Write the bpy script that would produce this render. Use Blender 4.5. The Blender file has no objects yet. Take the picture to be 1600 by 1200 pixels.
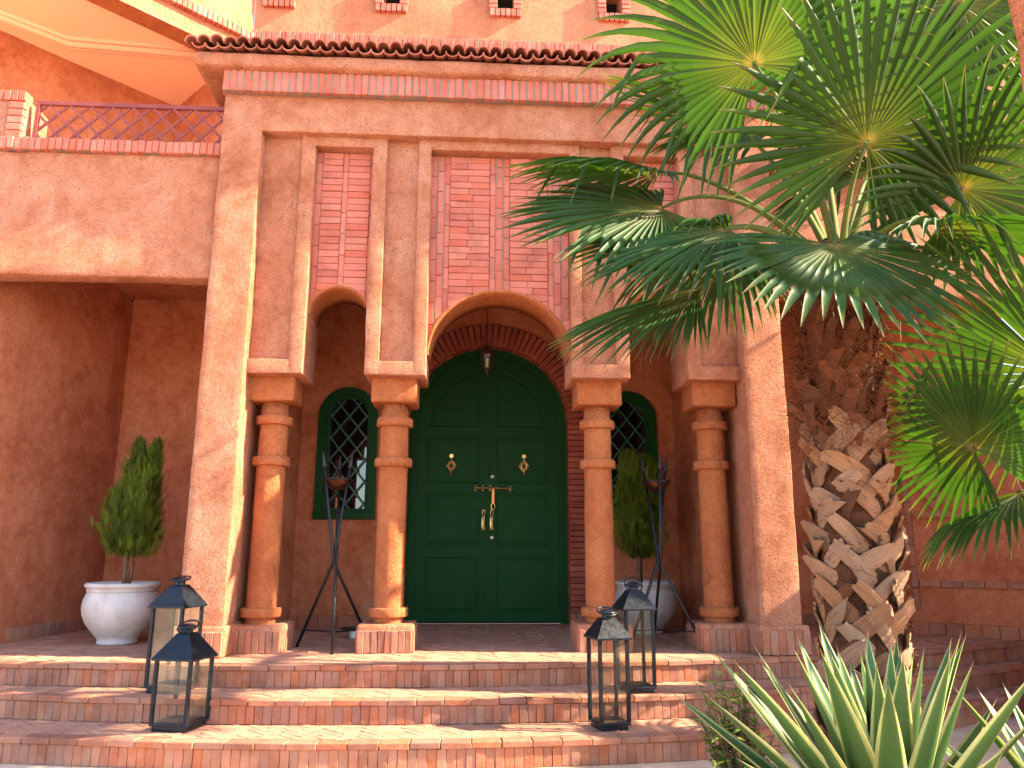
import bpy, bmesh, math, random
import numpy as np
from mathutils import Vector, Matrix, noise

random.seed(7)
SC = bpy.context.scene
COL = SC.collection
R_ = math.radians

# ------------------------------------------------------------------ camera, sky, sun, exposure
CAM_H = 0.78
F_PX = 1190.0
PITCH = math.atan(F_PX / 5535); YAW = R_(3.3); ROLL = 0.003
fw = Vector((math.sin(YAW) * math.cos(PITCH), math.cos(YAW) * math.cos(PITCH), math.sin(PITCH)))
rt = Vector((math.cos(YAW), -math.sin(YAW), 0)); up = rt.cross(fw)
rt2 = rt * math.cos(ROLL) + up * math.sin(ROLL); up2 = up * math.cos(ROLL) - rt * math.sin(ROLL)
cd = bpy.data.cameras.new('camera'); cd.sensor_width = 36; cd.lens = F_PX / 1600 * 36
cd.clip_start = 0.05; cd.clip_end = 2000
cam = bpy.data.objects.new('camera', cd); COL.objects.link(cam)
M = Matrix((rt2, up2, -fw)).transposed().to_4x4(); M.translation = (0, 0, CAM_H)
cam.matrix_world = M
SC.camera = cam

SUN_EL = R_(34); SUN_AZ = R_(6.5)       # azimuth: degrees in front of the facade plane, sun on the right
sdir = Vector((math.cos(SUN_EL) * math.cos(SUN_AZ), -math.cos(SUN_EL) * math.sin(SUN_AZ), math.sin(SUN_EL)))
w = bpy.data.worlds.new('World'); SC.world = w; w.use_nodes = True
nt = w.node_tree; nt.nodes.clear()
sky = nt.nodes.new('ShaderNodeTexSky'); sky.sky_type = 'NISHITA'; sky.sun_disc = False
sky.sun_elevation = SUN_EL; sky.sun_rotation = R_(90) + SUN_AZ
bg = nt.nodes.new('ShaderNodeBackground'); bg.inputs[1].default_value = 0.15
wo = nt.nodes.new('ShaderNodeOutputWorld')
nt.links.new(sky.outputs[0], bg.inputs[0]); nt.links.new(bg.outputs[0], wo.inputs[0])
sl = bpy.data.lights.new('sun', 'SUN'); sl.energy = 5.0; sl.angle = R_(0.53); sl.color = (1.0, 0.84, 0.58)
so = bpy.data.objects.new('sun', sl); COL.objects.link(so)
so.rotation_euler = sdir.to_track_quat('Z', 'Y').to_euler(); so.location = (12, -3, 10)
vs = SC.view_settings
vs.view_transform = 'Standard'; vs.look = 'None'; vs.exposure = 2.5; vs.gamma = 1.0; vs.use_curve_mapping = False
SC.render.engine = 'CYCLES'
SC.cycles.max_bounces = 8; SC.cycles.diffuse_bounces = 4; SC.cycles.glossy_bounces = 3; SC.cycles.transmission_bounces = 4; SC.cycles.transparent_max_bounces = 16

# ------------------------------------------------------------------ materials
def N(t, typ, **kw):
    n = t.nodes.new(typ)
    for k, v in kw.items(): setattr(n, k, v)
    return n
def newmat(name):
    m = bpy.data.materials.new(name); m.use_nodes = True
    t = m.node_tree; t.nodes.clear()
    o = N(t, 'ShaderNodeOutputMaterial'); b = N(t, 'ShaderNodeBsdfPrincipled')
    t.links.new(b.outputs[0], o.inputs[0])
    return m, t, b, o
def ramp(t, fac, stops):
    r = N(t, 'ShaderNodeValToRGB'); e = r.color_ramp.elements
    while len(e) < len(stops): e.new(0.5)
    for el, (p, c) in zip(e, stops):
        el.position = p; el.color = (c[0], c[1], c[2], 1) if isinstance(c, tuple) else (c, c, c, 1)
    if fac is not None: t.links.new(fac, r.inputs[0])
    return r.outputs[0]
def noise_tex(t, vec, scale, detail=4, rough=0.55, dist=0.0, stretch=None):
    if stretch:
        mp = N(t, 'ShaderNodeMapping'); mp.inputs['Scale'].default_value = stretch
        t.links.new(vec, mp.inputs[0]); vec = mp.outputs[0]
    n = N(t, 'ShaderNodeTexNoise'); n.inputs['Scale'].default_value = scale; n.inputs['Detail'].default_value = detail
    n.inputs['Roughness'].default_value = rough; n.inputs['Distortion'].default_value = dist
    t.links.new(vec, n.inputs['Vector']); return n.outputs['Fac']
def mixc(t, fac, a, b, mode='MIX'):
    m = N(t, 'ShaderNodeMix', data_type='RGBA', blend_type=mode)
    for s, v in ((0, fac), (6, a), (7, b)):
        if isinstance(v, (int, float)): m.inputs[s].default_value = v
        elif isinstance(v, tuple): m.inputs[s].default_value = (*v, 1)
        else: t.links.new(v, m.inputs[s])
    return m.outputs[2]
def mth(t, op, a, b=None, c=None):
    m = N(t, 'ShaderNodeMath', operation=op)
    for i, v in enumerate((a, b, c)):
        if v is None: continue
        if isinstance(v, (int, float)): m.inputs[i].default_value = v
        else: t.links.new(v, m.inputs[i])
    return m.outputs[0]
def bump(t, b, h, strength, dist, prev=None):
    n = N(t, 'ShaderNodeBump'); n.inputs['Strength'].default_value = strength; n.inputs['Distance'].default_value = dist
    t.links.new(h, n.inputs['Height'])
    if prev is not None: t.links.new(prev, n.inputs['Normal'])
    t.links.new(n.outputs[0], b.inputs['Normal']); return n.outputs[0]

def plaster(name, light, mid, dark, relief=1.0, fleck=0.5, scale=1.0):
    m, t, b, o = newmat(name)
    pos = N(t, 'ShaderNodeNewGeometry').outputs['Position']
    big = noise_tex(t, pos, 1.3 * scale, 3, 0.65, 0.6)
    med = noise_tex(t, pos, 8 * scale, 3, 0.7, 0.4)
    s = mth(t, 'ADD', mth(t, 'MULTIPLY', big, 0.6), mth(t, 'MULTIPLY', med, 0.4))
    c = ramp(t, s, [(0.36, dark), (0.5, mid), (0.62, light)])
    # vertical run stains
    st = noise_tex(t, pos, 2.2, 2, 0.6, 0.2, (2.2, 2.2, 0.45))
    c = mixc(t, mth(t, 'MULTIPLY', ramp(t, st, [(0.55, 0.0), (0.70, 1.0)]), 0.4), c, dark)
    # dark pits and straw marks, in patches
    pit = noise_tex(t, pos, 34, 2, 0.6, 2.4)
    pm = mth(t, 'MULTIPLY', ramp(t, pit, [(0.31, 1.0), (0.39, 0.0)]), ramp(t, big, [(0.40, 0.15), (0.60, 1.0)]))
    c = mixc(t, mth(t, 'MULTIPLY', pm, fleck), c, (dark[0] * 0.45, dark[1] * 0.4, dark[2] * 0.4))
    # hairline cracks
    v = N(t, 'ShaderNodeTexVoronoi', feature='DISTANCE_TO_EDGE'); v.inputs['Scale'].default_value = 0.8
    wp = N(t, 'ShaderNodeVectorMath', operation='ADD')
    sc = N(t, 'ShaderNodeVectorMath', operation='SCALE'); sc.inputs['Scale'].default_value = 0.5
    cx_ = N(t, 'ShaderNodeCombineXYZ')
    for k_, src in enumerate((med, big, med)): t.links.new(src, cx_.inputs[k_])
    t.links.new(cx_.outputs[0], sc.inputs[0]); t.links.new(pos, wp.inputs[0]); t.links.new(sc.outputs[0], wp.inputs[1])
    t.links.new(wp.outputs[0], v.inputs['Vector'])
    ck = ramp(t, v.outputs['Distance'], [(0.0, 1.0), (0.005, 0.0)])
    ck = mth(t, 'MULTIPLY', ck, ramp(t, st, [(0.48, 0.0), (0.58, 1.0)]))
    c = mixc(t, mth(t, 'MULTIPLY', ck, 0.5), c, (dark[0] * 0.4, dark[1] * 0.4, dark[2] * 0.4))
    t.links.new(c, b.inputs['Base Color']); b.inputs['Roughness'].default_value = 0.95
    b.inputs['Specular IOR Level'].default_value = 0.15
    f1 = noise_tex(t, pos, 75, 3, 0.75, 0.6); f2 = noise_tex(t, pos, 13, 2, 0.6, 1.4)
    h = mth(t, 'ADD', f1, mth(t, 'MULTIPLY', f2, 0.8))
    bump(t, b, h, 1.0, 0.024 * relief)
    hv = N(t, 'ShaderNodeHueSaturation'); t.links.new(c, hv.inputs['Color'])
    t.links.new(ramp(t, f1, [(0.30, 0.60), (0.46, 0.98), (0.7, 1.15)]), hv.inputs['Value']); t.links.new(hv.outputs[0], b.inputs['Base Color'])
    return m

def brickmat(name, cols, attr=False, bumpd=0.003, dust=(0.5, 0.3, 0.22), dustf=0.25):
    m, t, b, o = newmat(name)
    pos = N(t, 'ShaderNodeNewGeometry').outputs['Position']
    if attr:
        a = N(t, 'ShaderNodeAttribute'); a.attribute_name = 'rnd'; r = a.outputs['Fac']
    else: r = N(t, 'ShaderNodeObjectInfo').outputs['Random']
    c = ramp(t, r, [(i / (len(cols) - 1), k) for i, k in enumerate(cols)])
    n1 = noise_tex(t, pos, 14, 3, 0.65, 0.5)
    c = mixc(t, mth(t, 'MULTIPLY', ramp(t, n1, [(0.45, 0.0), (0.75, 1.0)]), dustf * 2), c, dust)
    n2 = noise_tex(t, pos, 5, 2, 0.6)
    c = mixc(t, ramp(t, n2, [(0.3, 0.35), (0.55, 0.0)]), c, (cols[0][0] * 0.45, cols[0][1] * 0.42, cols[0][2] * 0.42))
    t.links.new(c, b.inputs['Base Color']); b.inputs['Roughness'].default_value = 0.88
    b.inputs['Specular IOR Level'].default_value = 0.25
    bump(t, b, noise_tex(t, pos, 60, 2, 0.7), 0.8, bumpd)
    return m

def simple(name, col, rough=0.5, metal=0.0, spec=0.5, var=0.12, scale=8, bumpd=0.0, bs=60):
    m, t, b, o = newmat(name)
    pos = N(t, 'ShaderNodeNewGeometry').outputs['Position']
    n = noise_tex(t, pos, scale, 3, 0.6)
    c = ramp(t, n, [(0.3, tuple(x * (1 - var) for x in col)), (0.7, tuple(min(1, x * (1 + var)) for x in col))])
    t.links.new(c, b.inputs['Base Color']); b.inputs['Metallic'].default_value = metal
    b.inputs['Specular IOR Level'].default_value = spec
    rr = ramp(t, noise_tex(t, pos, scale * 3, 2), [(0.3, max(0.02, rough - 0.08)), (0.7, min(1, rough + 0.1))])
    t.links.new(rr, b.inputs['Roughness'])
    if bumpd: bump(t, b, noise_tex(t, pos, bs, 2, 0.65), 0.7, bumpd)
    return m

MAT = {}
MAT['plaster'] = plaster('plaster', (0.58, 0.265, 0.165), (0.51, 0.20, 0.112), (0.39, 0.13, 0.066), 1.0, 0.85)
MAT['plaster_in'] = plaster('plaster_inner', (0.62, 0.235, 0.125), (0.54, 0.18, 0.088), (0.40, 0.115, 0.05), 0.7, 0.65, 1.3)
MAT['plaster_up'] = plaster('plaster_upper', (0.60, 0.26, 0.14), (0.55, 0.215, 0.115), (0.46, 0.155, 0.08), 1.2, 0.35, 0.8)
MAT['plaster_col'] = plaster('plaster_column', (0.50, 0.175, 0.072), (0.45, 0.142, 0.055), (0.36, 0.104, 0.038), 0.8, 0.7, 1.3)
MAT['ceil'] = simple('smooth_ceiling_paint', (0.86, 0.52, 0.34), 0.8, 0, 0.2, 0.03, 1.5)
MAT['band'] = brickmat('pink_brick', [(0.39, 0.110, 0.075), (0.44, 0.130, 0.090), (0.475, 0.150, 0.104), (0.43, 0.100, 0.058), (0.48, 0.172, 0.12)], dustf=0.08, bumpd=0.002, dust=(0.55, 0.27, 0.2))
MAT['mortar_grey'] = simple('grey_mortar', (0.22, 0.155, 0.135), 0.95, 0, 0.1, 0.15, 20, 0.003)
MAT['mortar_pink'] = simple('pink_mortar', (0.36, 0.105, 0.07), 0.95, 0, 0.1, 0.15, 20, 0.003)
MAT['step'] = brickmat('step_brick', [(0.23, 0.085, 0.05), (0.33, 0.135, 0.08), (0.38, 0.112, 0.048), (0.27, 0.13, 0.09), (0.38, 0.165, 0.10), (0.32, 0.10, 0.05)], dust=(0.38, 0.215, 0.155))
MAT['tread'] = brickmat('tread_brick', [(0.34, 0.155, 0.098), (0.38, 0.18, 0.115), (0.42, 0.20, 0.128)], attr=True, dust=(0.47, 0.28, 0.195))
MAT['joint'] = simple('step_joint', (0.30, 0.13, 0.082), 0.95, 0, 0.1, 0.15, 15, 0.003)
MAT['jamb'] = brickmat('dark_red_brick', [(0.25, 0.055, 0.035), (0.30, 0.07, 0.045), (0.22, 0.05, 0.035), (0.33, 0.085, 0.055)], dust=(0.34, 0.12, 0.08), dustf=0.12)
MAT['jamb_mortar'] = simple('dark_mortar', (0.07, 0.025, 0.018), 0.95, 0, 0.1, 0.2, 20)
MAT['rooftile'] = brickmat('roof_tile_clay', [(0.29, 0.085, 0.055), (0.38, 0.12, 0.08), (0.44, 0.17, 0.115), (0.26, 0.09, 0.065)], dust=(0.36, 0.17, 0.12), dustf=0.2)
MAT['door'] = simple('green_door_paint', (0.004, 0.043, 0.008), 0.55, 0, 0.12, 0.10, 5, 0.0006, 40)
MAT['winframe'] = simple('green_window_paint', (0.004, 0.045, 0.008), 0.5, 0, 0.15, 0.12, 6, 0.0006, 40)
MAT['grille'] = simple('green_grille_paint', (0.012, 0.065, 0.035), 0.4, 0, 0.4, 0.12, 9)
MAT['brass'] = simple('aged_brass', (0.62, 0.42, 0.18), 0.34, 1.0, 0.5, 0.25, 30)
MAT['copper'] = simple('copper_hasp', (0.62, 0.24, 0.08), 0.4, 0.7, 0.5, 0.15, 20)
MAT['steel'] = simple('dull_steel', (0.34, 0.32, 0.30), 0.4, 1.0, 0.5, 0.2, 40)
MAT['lantern'] = simple('black_lantern_metal', (0.007, 0.009, 0.014), 0.36, 0.0, 0.28, 0.3, 14, 0.0008, 50)
MAT['iron'] = simple('wrought_iron', (0.010, 0.010, 0.013), 0.42, 0.2, 0.4, 0.3, 20, 0.0008, 90)
MAT['bowl'] = simple('dark_bronze_bowl', (0.085, 0.038, 0.022), 0.28, 0.8, 0.5, 0.3, 20)
MAT['lampmetal'] = simple('brown_lamp_metal', (0.075, 0.042, 0.030), 0.5, 0.3, 0.4, 0.2, 20)
MAT['rail'] = simple('dark_red_rail_paint', (0.20, 0.042, 0.036), 0.5, 0, 0.3, 0.1, 10)
MAT['soil'] = simple('soil', (0.085, 0.05, 0.032), 0.95, 0, 0.1, 0.4, 14, 0.02, 25)
MAT['dark'] = simple('dark_room', (0.018, 0.014, 0.012), 0.9, 0, 0.1, 0.2, 3)
MAT['white'] = simple('white_plastic', (0.62, 0.60, 0.56), 0.5, 0, 0.4, 0.05, 8)
MAT['ground'] = brickmat('paved_ground', [(0.54, 0.37, 0.25), (0.58, 0.40, 0.28)], dust=(0.62, 0.46, 0.34), bumpd=0.004)

def potmat():
    m, t, b, o = newmat('whitewashed_clay')
    pos = N(t, 'ShaderNodeNewGeometry').outputs['Position']
    c = ramp(t, noise_tex(t, pos, 6, 6, 0.65, 0.5), [(0.3, (0.43, 0.36, 0.32)), (0.6, (0.54, 0.49, 0.46))])
    chip = ramp(t, noise_tex(t, pos, 10, 5, 0.6, 0.8), [(0.29, 1.0), (0.33, 0.0)])
    c = mixc(t, chip, c, (0.42, 0.20, 0.13))
    run = ramp(t, noise_tex(t, pos, 3, 5, 0.6, 0.3, (3, 3, 0.5)), [(0.52, 0.0), (0.75, 0.5)])
    c = mixc(t, run, c, (0.38, 0.26, 0.20))
    t.links.new(c, b.inputs['Base Color']); b.inputs['Roughness'].default_value = 0.8
    bump(t, b, noise_tex(t, pos, 45, 6, 0.7, 0.3), 0.7, 0.003)
    return m
MAT['pot'] = potmat()

def glassmat(name, tint, refl=0.9):
    m = bpy.data.materials.new(name); m.use_nodes = True; t = m.node_tree; t.nodes.clear()
    o = N(t, 'ShaderNodeOutputMaterial'); tr = N(t, 'ShaderNodeBsdfTransparent'); gl = N(t, 'ShaderNodeBsdfGlossy')
    tr.inputs[0].default_value = (*tint, 1); gl.inputs['Roughness'].default_value = 0.02
    gl.inputs['Color'].default_value = (refl, refl, refl, 1)
    lw_ = N(t, 'ShaderNodeLayerWeight'); lw_.inputs[0].default_value = 0.5
    pos = N(t, 'ShaderNodeNewGeometry').outputs['Position']
    mx = N(t, 'ShaderNodeMixShader'); t.links.new(mth(t, 'MULTIPLY_ADD', mth(t, 'POWER', lw_.outputs['Facing'], 4.0), 0.55, 0.035), mx.inputs[0])
    t.links.new(tr.outputs[0], mx.inputs[1]); t.links.new(gl.outputs[0], mx.inputs[2])
    df = N(t, 'ShaderNodeBsdfDiffuse'); df.inputs[0].default_value = (0.6, 0.55, 0.48, 1)
    mx2 = N(t, 'ShaderNodeMixShader')
    t.links.new(ramp(t, noise_tex(t, pos, 5, 4), [(0.35, 0.0), (0.75, 0.018)]), mx2.inputs[0])
    t.links.new(mx.outputs[0], mx2.inputs[1]); t.links.new(df.outputs[0], mx2.inputs[2])
    t.links.new(mx2.outputs[0], o.inputs[0]); return m
MAT['glass'] = glassmat('lantern_glass', (0.96, 0.97, 0.95))
def winglass():
    m, t, b, o = newmat('dark_window_glass')
    b.inputs['Base Color'].default_value = (0.004, 0.005, 0.006, 1); b.inputs['Roughness'].default_value = 0.015
    b.inputs['Specular IOR Level'].default_value = 0.9; b.inputs['IOR'].default_value = 1.6
    return m
MAT['winglass'] = winglass()

def leafmat(name, stops, transl=0.4, rough=0.42, attr='t', tcol=None, spec=0.45, stripes=True):
    m, t, b, o = newmat(name)
    a = N(t, 'ShaderNodeAttribute'); a.attribute_name = attr
    pos = N(t, 'ShaderNodeNewGeometry').outputs['Position']
    c = ramp(t, a.outputs['Fac'], stops)
    n = noise_tex(t, pos, 9, 4, 0.6, 0.3)
    c = mixc(t, ramp(t, n, [(0.35, 0.0), (0.75, 0.35)]), c, tuple(min(1, x * 0.6) for x in stops[len(stops) // 2][1]))
    r = N(t, 'ShaderNodeAttribute'); r.attribute_name = 'rnd'
    hv = N(t, 'ShaderNodeHueSaturation'); t.links.new(c, hv.inputs['Color'])
    t.links.new(mth(t, 'ADD', mth(t, 'MULTIPLY', r.outputs['Fac'], 0.5), 0.75), hv.inputs['Value'])
    c = hv.outputs[0]
    t.links.new(c, b.inputs['Base Color']); b.inputs['Roughness'].default_value = rough
    b.inputs['Specular IOR Level'].default_value = spec
    tr = N(t, 'ShaderNodeBsdfTranslucent')
    tc = mixc(t, 1.0, c, tcol or (1.6, 1.7, 0.6), 'MULTIPLY'); t.links.new(tc, tr.inputs[0])
    mx = N(t, 'ShaderNodeMixShader'); mx.inputs[0].default_value = transl
    t.links.new(b.outputs[0], mx.inputs[1]); t.links.new(tr.outputs[0], mx.inputs[2]); t.links.new(mx.outputs[0], o.inputs[0])
    return m
MAT['frond'] = leafmat('palm_leaf', [(0.0, (0.36, 0.24, 0.10)), (0.07, (0.085, 0.10, 0.022)), (0.35, (0.028, 0.070, 0.013)), (0.82, (0.031, 0.078, 0.019)), (0.94, (0.12, 0.135, 0.04)), (1.0, (0.26, 0.19, 0.10))], 0.30, 0.50, tcol=(1.7, 1.75, 0.30), spec=0.22)
MAT['petiole'] = leafmat('palm_petiole', [(0.0, (0.11, 0.12, 0.02)), (0.6, (0.10, 0.12, 0.022)), (1.0, (0.075, 0.10, 0.025))], 0.12, 0.75, spec=0.15)
MAT['agave'] = leafmat('agave_leaf', [(0.0, (0.060, 0.125, 0.034)), (0.5, (0.065, 0.135, 0.038)), (0.72, (0.10, 0.175, 0.045)), (0.79, (0.46, 0.44, 0.17)), (1.0, (0.54, 0.50, 0.22))], 0.24, 0.42)
MAT['shrub'] = leafmat('shrub_leaf', [(0.0, (0.05, 0.10, 0.025)), (0.6, (0.09, 0.16, 0.035)), (1.0, (0.24, 0.30, 0.06))], 0.3, 0.4)
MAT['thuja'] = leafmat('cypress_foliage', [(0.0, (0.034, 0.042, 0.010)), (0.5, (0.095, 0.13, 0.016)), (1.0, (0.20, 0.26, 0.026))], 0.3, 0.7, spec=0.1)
MAT['stem'] = simple('brown_stem', (0.16, 0.085, 0.05), 0.85, 0, 0.2, 0.3, 25, 0.003)
def bootmat(name, cols):
    m, t, b, o = newmat(name)
    oi = N(t, 'ShaderNodeObjectInfo'); tc = N(t, 'ShaderNodeAttribute'); tc.attribute_name = 't'
    pos = N(t, 'ShaderNodeNewGeometry').outputs['Position']
    c = ramp(t, oi.outputs['Random'], [(i / (len(cols) - 1), k) for i, k in enumerate(cols)])
    uv = N(t, 'ShaderNodeAttribute'); uv.attribute_name = 'fib'
    cmb = N(t, 'ShaderNodeCombineXYZ'); t.links.new(uv.outputs['Fac'], cmb.inputs[0]); t.links.new(tc.outputs['Fac'], cmb.inputs[1])
    t.links.new(oi.outputs['Random'], cmb.inputs[2])
    fb = noise_tex(t, cmb.outputs[0], 3, 3, 0.65, 0.0, (11, 0.8, 40))
    c = mixc(t, ramp(t, fb, [(0.36, 0.7), (0.58, 0.0)]), c, (0.11, 0.055, 0.033))
    n = noise_tex(t, pos, 13, 4, 0.6, 0.5)
    c = mixc(t, ramp(t, n, [(0.4, 0.0), (0.7, 0.45)]), c, (cols[-1][0] * 0.8, cols[-1][1] * 0.55, cols[-1][2] * 0.4))
    t.links.new(c, b.inputs['Base Color']); b.inputs['Roughness'].default_value = 0.75; b.inputs['Specular IOR Level'].default_value = 0.25
    bump(t, b, fb, 0.9, 0.004)
    return m
MAT['boot'] = bootmat('dry_leaf_base', [(0.22, 0.105, 0.055), (0.32, 0.19, 0.115), (0.14, 0.066, 0.036), (0.37, 0.175, 0.078), (0.28, 0.175, 0.12), (0.31, 0.12, 0.045), (0.37, 0.25, 0.17)])
MAT['boot_dark'] = bootmat('dark_leaf_base', [(0.085, 0.024, 0.010), (0.13, 0.038, 0.014), (0.055, 0.018, 0.009), (0.20, 0.064, 0.022)])
MAT['bark'] = simple('palm_bark', (0.065, 0.027, 0.014), 0.95, 0, 0.1, 0.4, 20, 0.01, 40)
MAT['fibre'] = simple('palm_fibre', (0.12, 0.038, 0.015), 0.9, 0, 0.1, 0.4, 30)

# ------------------------------------------------------------------ object helpers
def mesh_from(name, verts, faces, smooth=False, attrs=None, fattrs=None):
    me = bpy.data.meshes.new(name)
    me.from_pydata([tuple(v) for v in verts], [], faces); me.update()
    if smooth: me.polygons.foreach_set('use_smooth', [True] * len(me.polygons))
    for k, a in (attrs or {}).items():
        me.attributes.new(k, 'FLOAT', 'POINT').data.foreach_set('value', np.asarray(a, dtype=np.float32))
    for k, a in (fattrs or {}).items():
        me.attributes.new(k, 'FLOAT', 'FACE').data.foreach_set('value', np.asarray(a, dtype=np.float32))
    return me
def put(name, me, mat, parent=None, matrix=None, label=None):
    o = bpy.data.objects.new(name, me); COL.objects.link(o)
    if mat is not None and not me.materials: me.materials.append(MAT[mat] if isinstance(mat, str) else mat)
    if parent is not None: o.parent = parent
    if matrix is not None: o.matrix_local = matrix
    if parent is not None and parent.get('world_kids'): o.location = Vector(o.location) - Vector(parent.location)
    if label: o['label'] = label
    return o
def thing(name, label, cat, loc=(0, 0, 0), group=None, world=True, rotz=0):
    """An Empty at the thing's base; with world=True its parts are modelled in scene coordinates."""
    o = bpy.data.objects.new(name, None); COL.objects.link(o); o.location = loc; o.rotation_euler = (0, 0, rotz)
    o.empty_display_size = 0.2
    o['label'] = label; o['category'] = cat
    if group: o['group'] = group
    if world: o['world_kids'] = 1
    return o
def part_empty(name, parent, label=None):
    o = bpy.data.objects.new(name, None); COL.objects.link(o); o.parent = parent; o.empty_display_size = 0.1
    if parent.get('world_kids'): o.location = -Vector(parent.location)
    if label: o['label'] = label
    return o
def structure(o): o['kind'] = 'structure'; return o
def T(x, y, z, rz=0, rx=0, ry=0):
    return Matrix.Translation((x, y, z)) @ Matrix.Rotation(rz, 4, 'Z') @ Matrix.Rotation(ry, 4, 'Y') @ Matrix.Rotation(rx, 4, 'X')

def wob(p, s, amp, seed=0.0):
    q = Vector((p[0] * s + seed, p[1] * s + 3.1, p[2] * s))
    return noise.noise(q) * amp
def rbox(x0, x1, y0, y1, z0, z1, r=0.012, step=0.06, amp=0.004):
    """A box with rounded, slightly wavy hand-plastered faces and edges."""
    lo = np.array([x0, y0, z0]); hi = np.array([x1, y1, z1]); r = min(r, (hi - lo).min() * 0.45)
    def line(a, b):
        n = max(2, int((b - a - 2 * r) / step) + 1)
        return np.concatenate([[a, a + 0.35 * r], np.linspace(a + r, b - r, n), [b - 0.35 * r, b]])
    L = [line(lo[i], hi[i]) for i in range(3)]
    V = []; Fc = []; idx = {}
    def vid(p):
        k = (round(p[0], 5), round(p[1], 5), round(p[2], 5))
        if k not in idx: idx[k] = len(V); V.append(p)
        return idx[k]
    for ax in range(3):
        u, v = (ax + 1) % 3, (ax + 2) % 3
        for side in (0, 1):
            for i in range(len(L[u]) - 1):
                for j in range(len(L[v]) - 1):
                    q = []
                    for a, b in ((i, j), (i + 1, j), (i + 1, j + 1), (i, j + 1)):
                        p = [0, 0, 0]; p[ax] = hi[ax] if side else lo[ax]; p[u] = L[u][a]; p[v] = L[v][b]; q.append(vid(tuple(p)))
                    Fc.append(q if side else q[::-1])
    P = np.array(V); c = np.clip(P, lo + r, hi - r); d = P - c; n = d / np.maximum(1e-9, np.linalg.norm(d, axis=1))[:, None]
    P = c + n * r
    if amp:
        w_ = np.array([wob(p, 3.3, amp) + wob(p, 11, amp * 0.5) for p in P]); P = P + n * w_[:, None]
    return P.tolist(), Fc
class MB:
    def __init__(s): s.v = []; s.f = []; s.a = []
    def add(s, v, f, a=None):
        o = len(s.v); s.v.extend([tuple(p) for p in v]); s.f.extend([[i + o for i in q] for q in f])
        if a is not None: s.a.extend(a if hasattr(a, '__len__') else [a] * len(f))
        return s
    def rbox(s, *a, **k): return s.add(*rbox(*a, **k))
    def box(s, x0, x1, y0, y1, z0, z1):
        v = [(x, y, z) for x in (x0, x1) for y in (y0, y1) for z in (z0, z1)]
        return s.add(v, [[0, 1, 3, 2], [4, 6, 7, 5], [0, 4, 5, 1], [2, 3, 7, 6], [0, 2, 6, 4], [1, 5, 7, 3]])
    def tube(s, pts, rad, n=8, cap=True, flat=1.0):
        pts = [Vector(p) for p in pts]; rad = rad if hasattr(rad, '__len__') else [rad] * len(pts)
        o = []; prev = None
        for i, p in enumerate(pts):
            d = (pts[min(i + 1, len(pts) - 1)] - pts[max(i - 1, 0)]).normalized()
            if prev is None: x = d.orthogonal().normalized()
            else: x = (prev - d * prev.dot(d)); x = x.normalized() if x.length > 1e-6 else d.orthogonal().normalized()
            prev = x; y = d.cross(x)
            o.append([tuple(p + (x * math.cos(2 * math.pi * k / n) + y * math.sin(2 * math.pi * k / n) * flat) * rad[i]) for k in range(n)])
        v = [q for ring in o for q in ring]
        f = [[i * n + k, i * n + (k + 1) % n, (i + 1) * n + (k + 1) % n, (i + 1) * n + k] for i in range(len(pts) - 1) for k in range(n)]
        if cap: f.append(list(range(n))[::-1]); f.append([(len(pts) - 1) * n + k for k in range(n)])
        return s.add(v, f)
    def lathe(s, prof, c, n=32, amp=0.0):
        v = []
        for r, z in prof:
            for k in range(n):
                a = 2 * math.pi * k / n; x, y = math.cos(a), math.sin(a)
                rr = r + (wob((c[0] + x * 0.3, c[1] + y * 0.3, c[2] + z), 5, amp) if amp else 0)
                v.append((c[0] + rr * x, c[1] + rr * y, c[2] + z))
        f = [[i * n + k, i * n + (k + 1) % n, (i + 1) * n + (k + 1) % n, (i + 1) * n + k] for i in range(len(prof) - 1) for k in range(n)]
        if prof[0][0] > 1e-5: f.append(list(range(n))[::-1])
        if prof[-1][0] > 1e-5: f.append([(len(prof) - 1) * n + k for k in range(n)])
        return s.add(v, f)
    def mesh(s, name, smooth=False, **k): return mesh_from(name, s.v, s.f, smooth, **k)
    def build(s, name, mat, parent=None, smooth=False, label=None, **k):
        return put(name, s.mesh(name, smooth, **k), mat, parent, None, label)
def shade_auto(o, ang=35):
    me = o.data; me.polygons.foreach_set('use_smooth', [True] * len(me.polygons))
    me.set_sharp_from_angle(angle=R_(ang))
_bc = {}
def brick_mesh(kind, dx, dy, dz, mat, nvar=5, jit=0.0025, bev=0.004):
    k = (kind, round(dx, 4), round(dy, 4), round(dz, 4))
    if k not in _bc:
        out = []
        for i in range(nvar):
            rnd = random.Random(len(_bc) * 10 + i)
            bm = bmesh.new(); bmesh.ops.create_cube(bm, size=1)
            for v in bm.verts:
                v.co = Vector((v.co.x * dx + rnd.uniform(-jit, jit), v.co.y * dy + rnd.uniform(-jit, jit), v.co.z * dz + rnd.uniform(-jit, jit)))
            bmesh.ops.bevel(bm, geom=bm.edges[:], offset=min(bev, min(dx, dy, dz) * 0.3), segments=1, affect='EDGES', profile=0.5)
            me = bpy.data.meshes.new(kind); bm.to_mesh(me); bm.free(); me.materials.append(MAT[mat]); out.append(me)
        _bc[k] = out
    return random.choice(_bc[k])
def brick(name, parent, kind, dims, mat, mtx, **kw):
    o = bpy.data.objects.new(name, brick_mesh(kind, *dims, mat, **kw)); COL.objects.link(o)
    o.parent = parent; o.matrix_local = mtx
    if parent.get('world_kids'): o.location = Vector(o.location) - Vector(parent.location)
    return o

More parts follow.
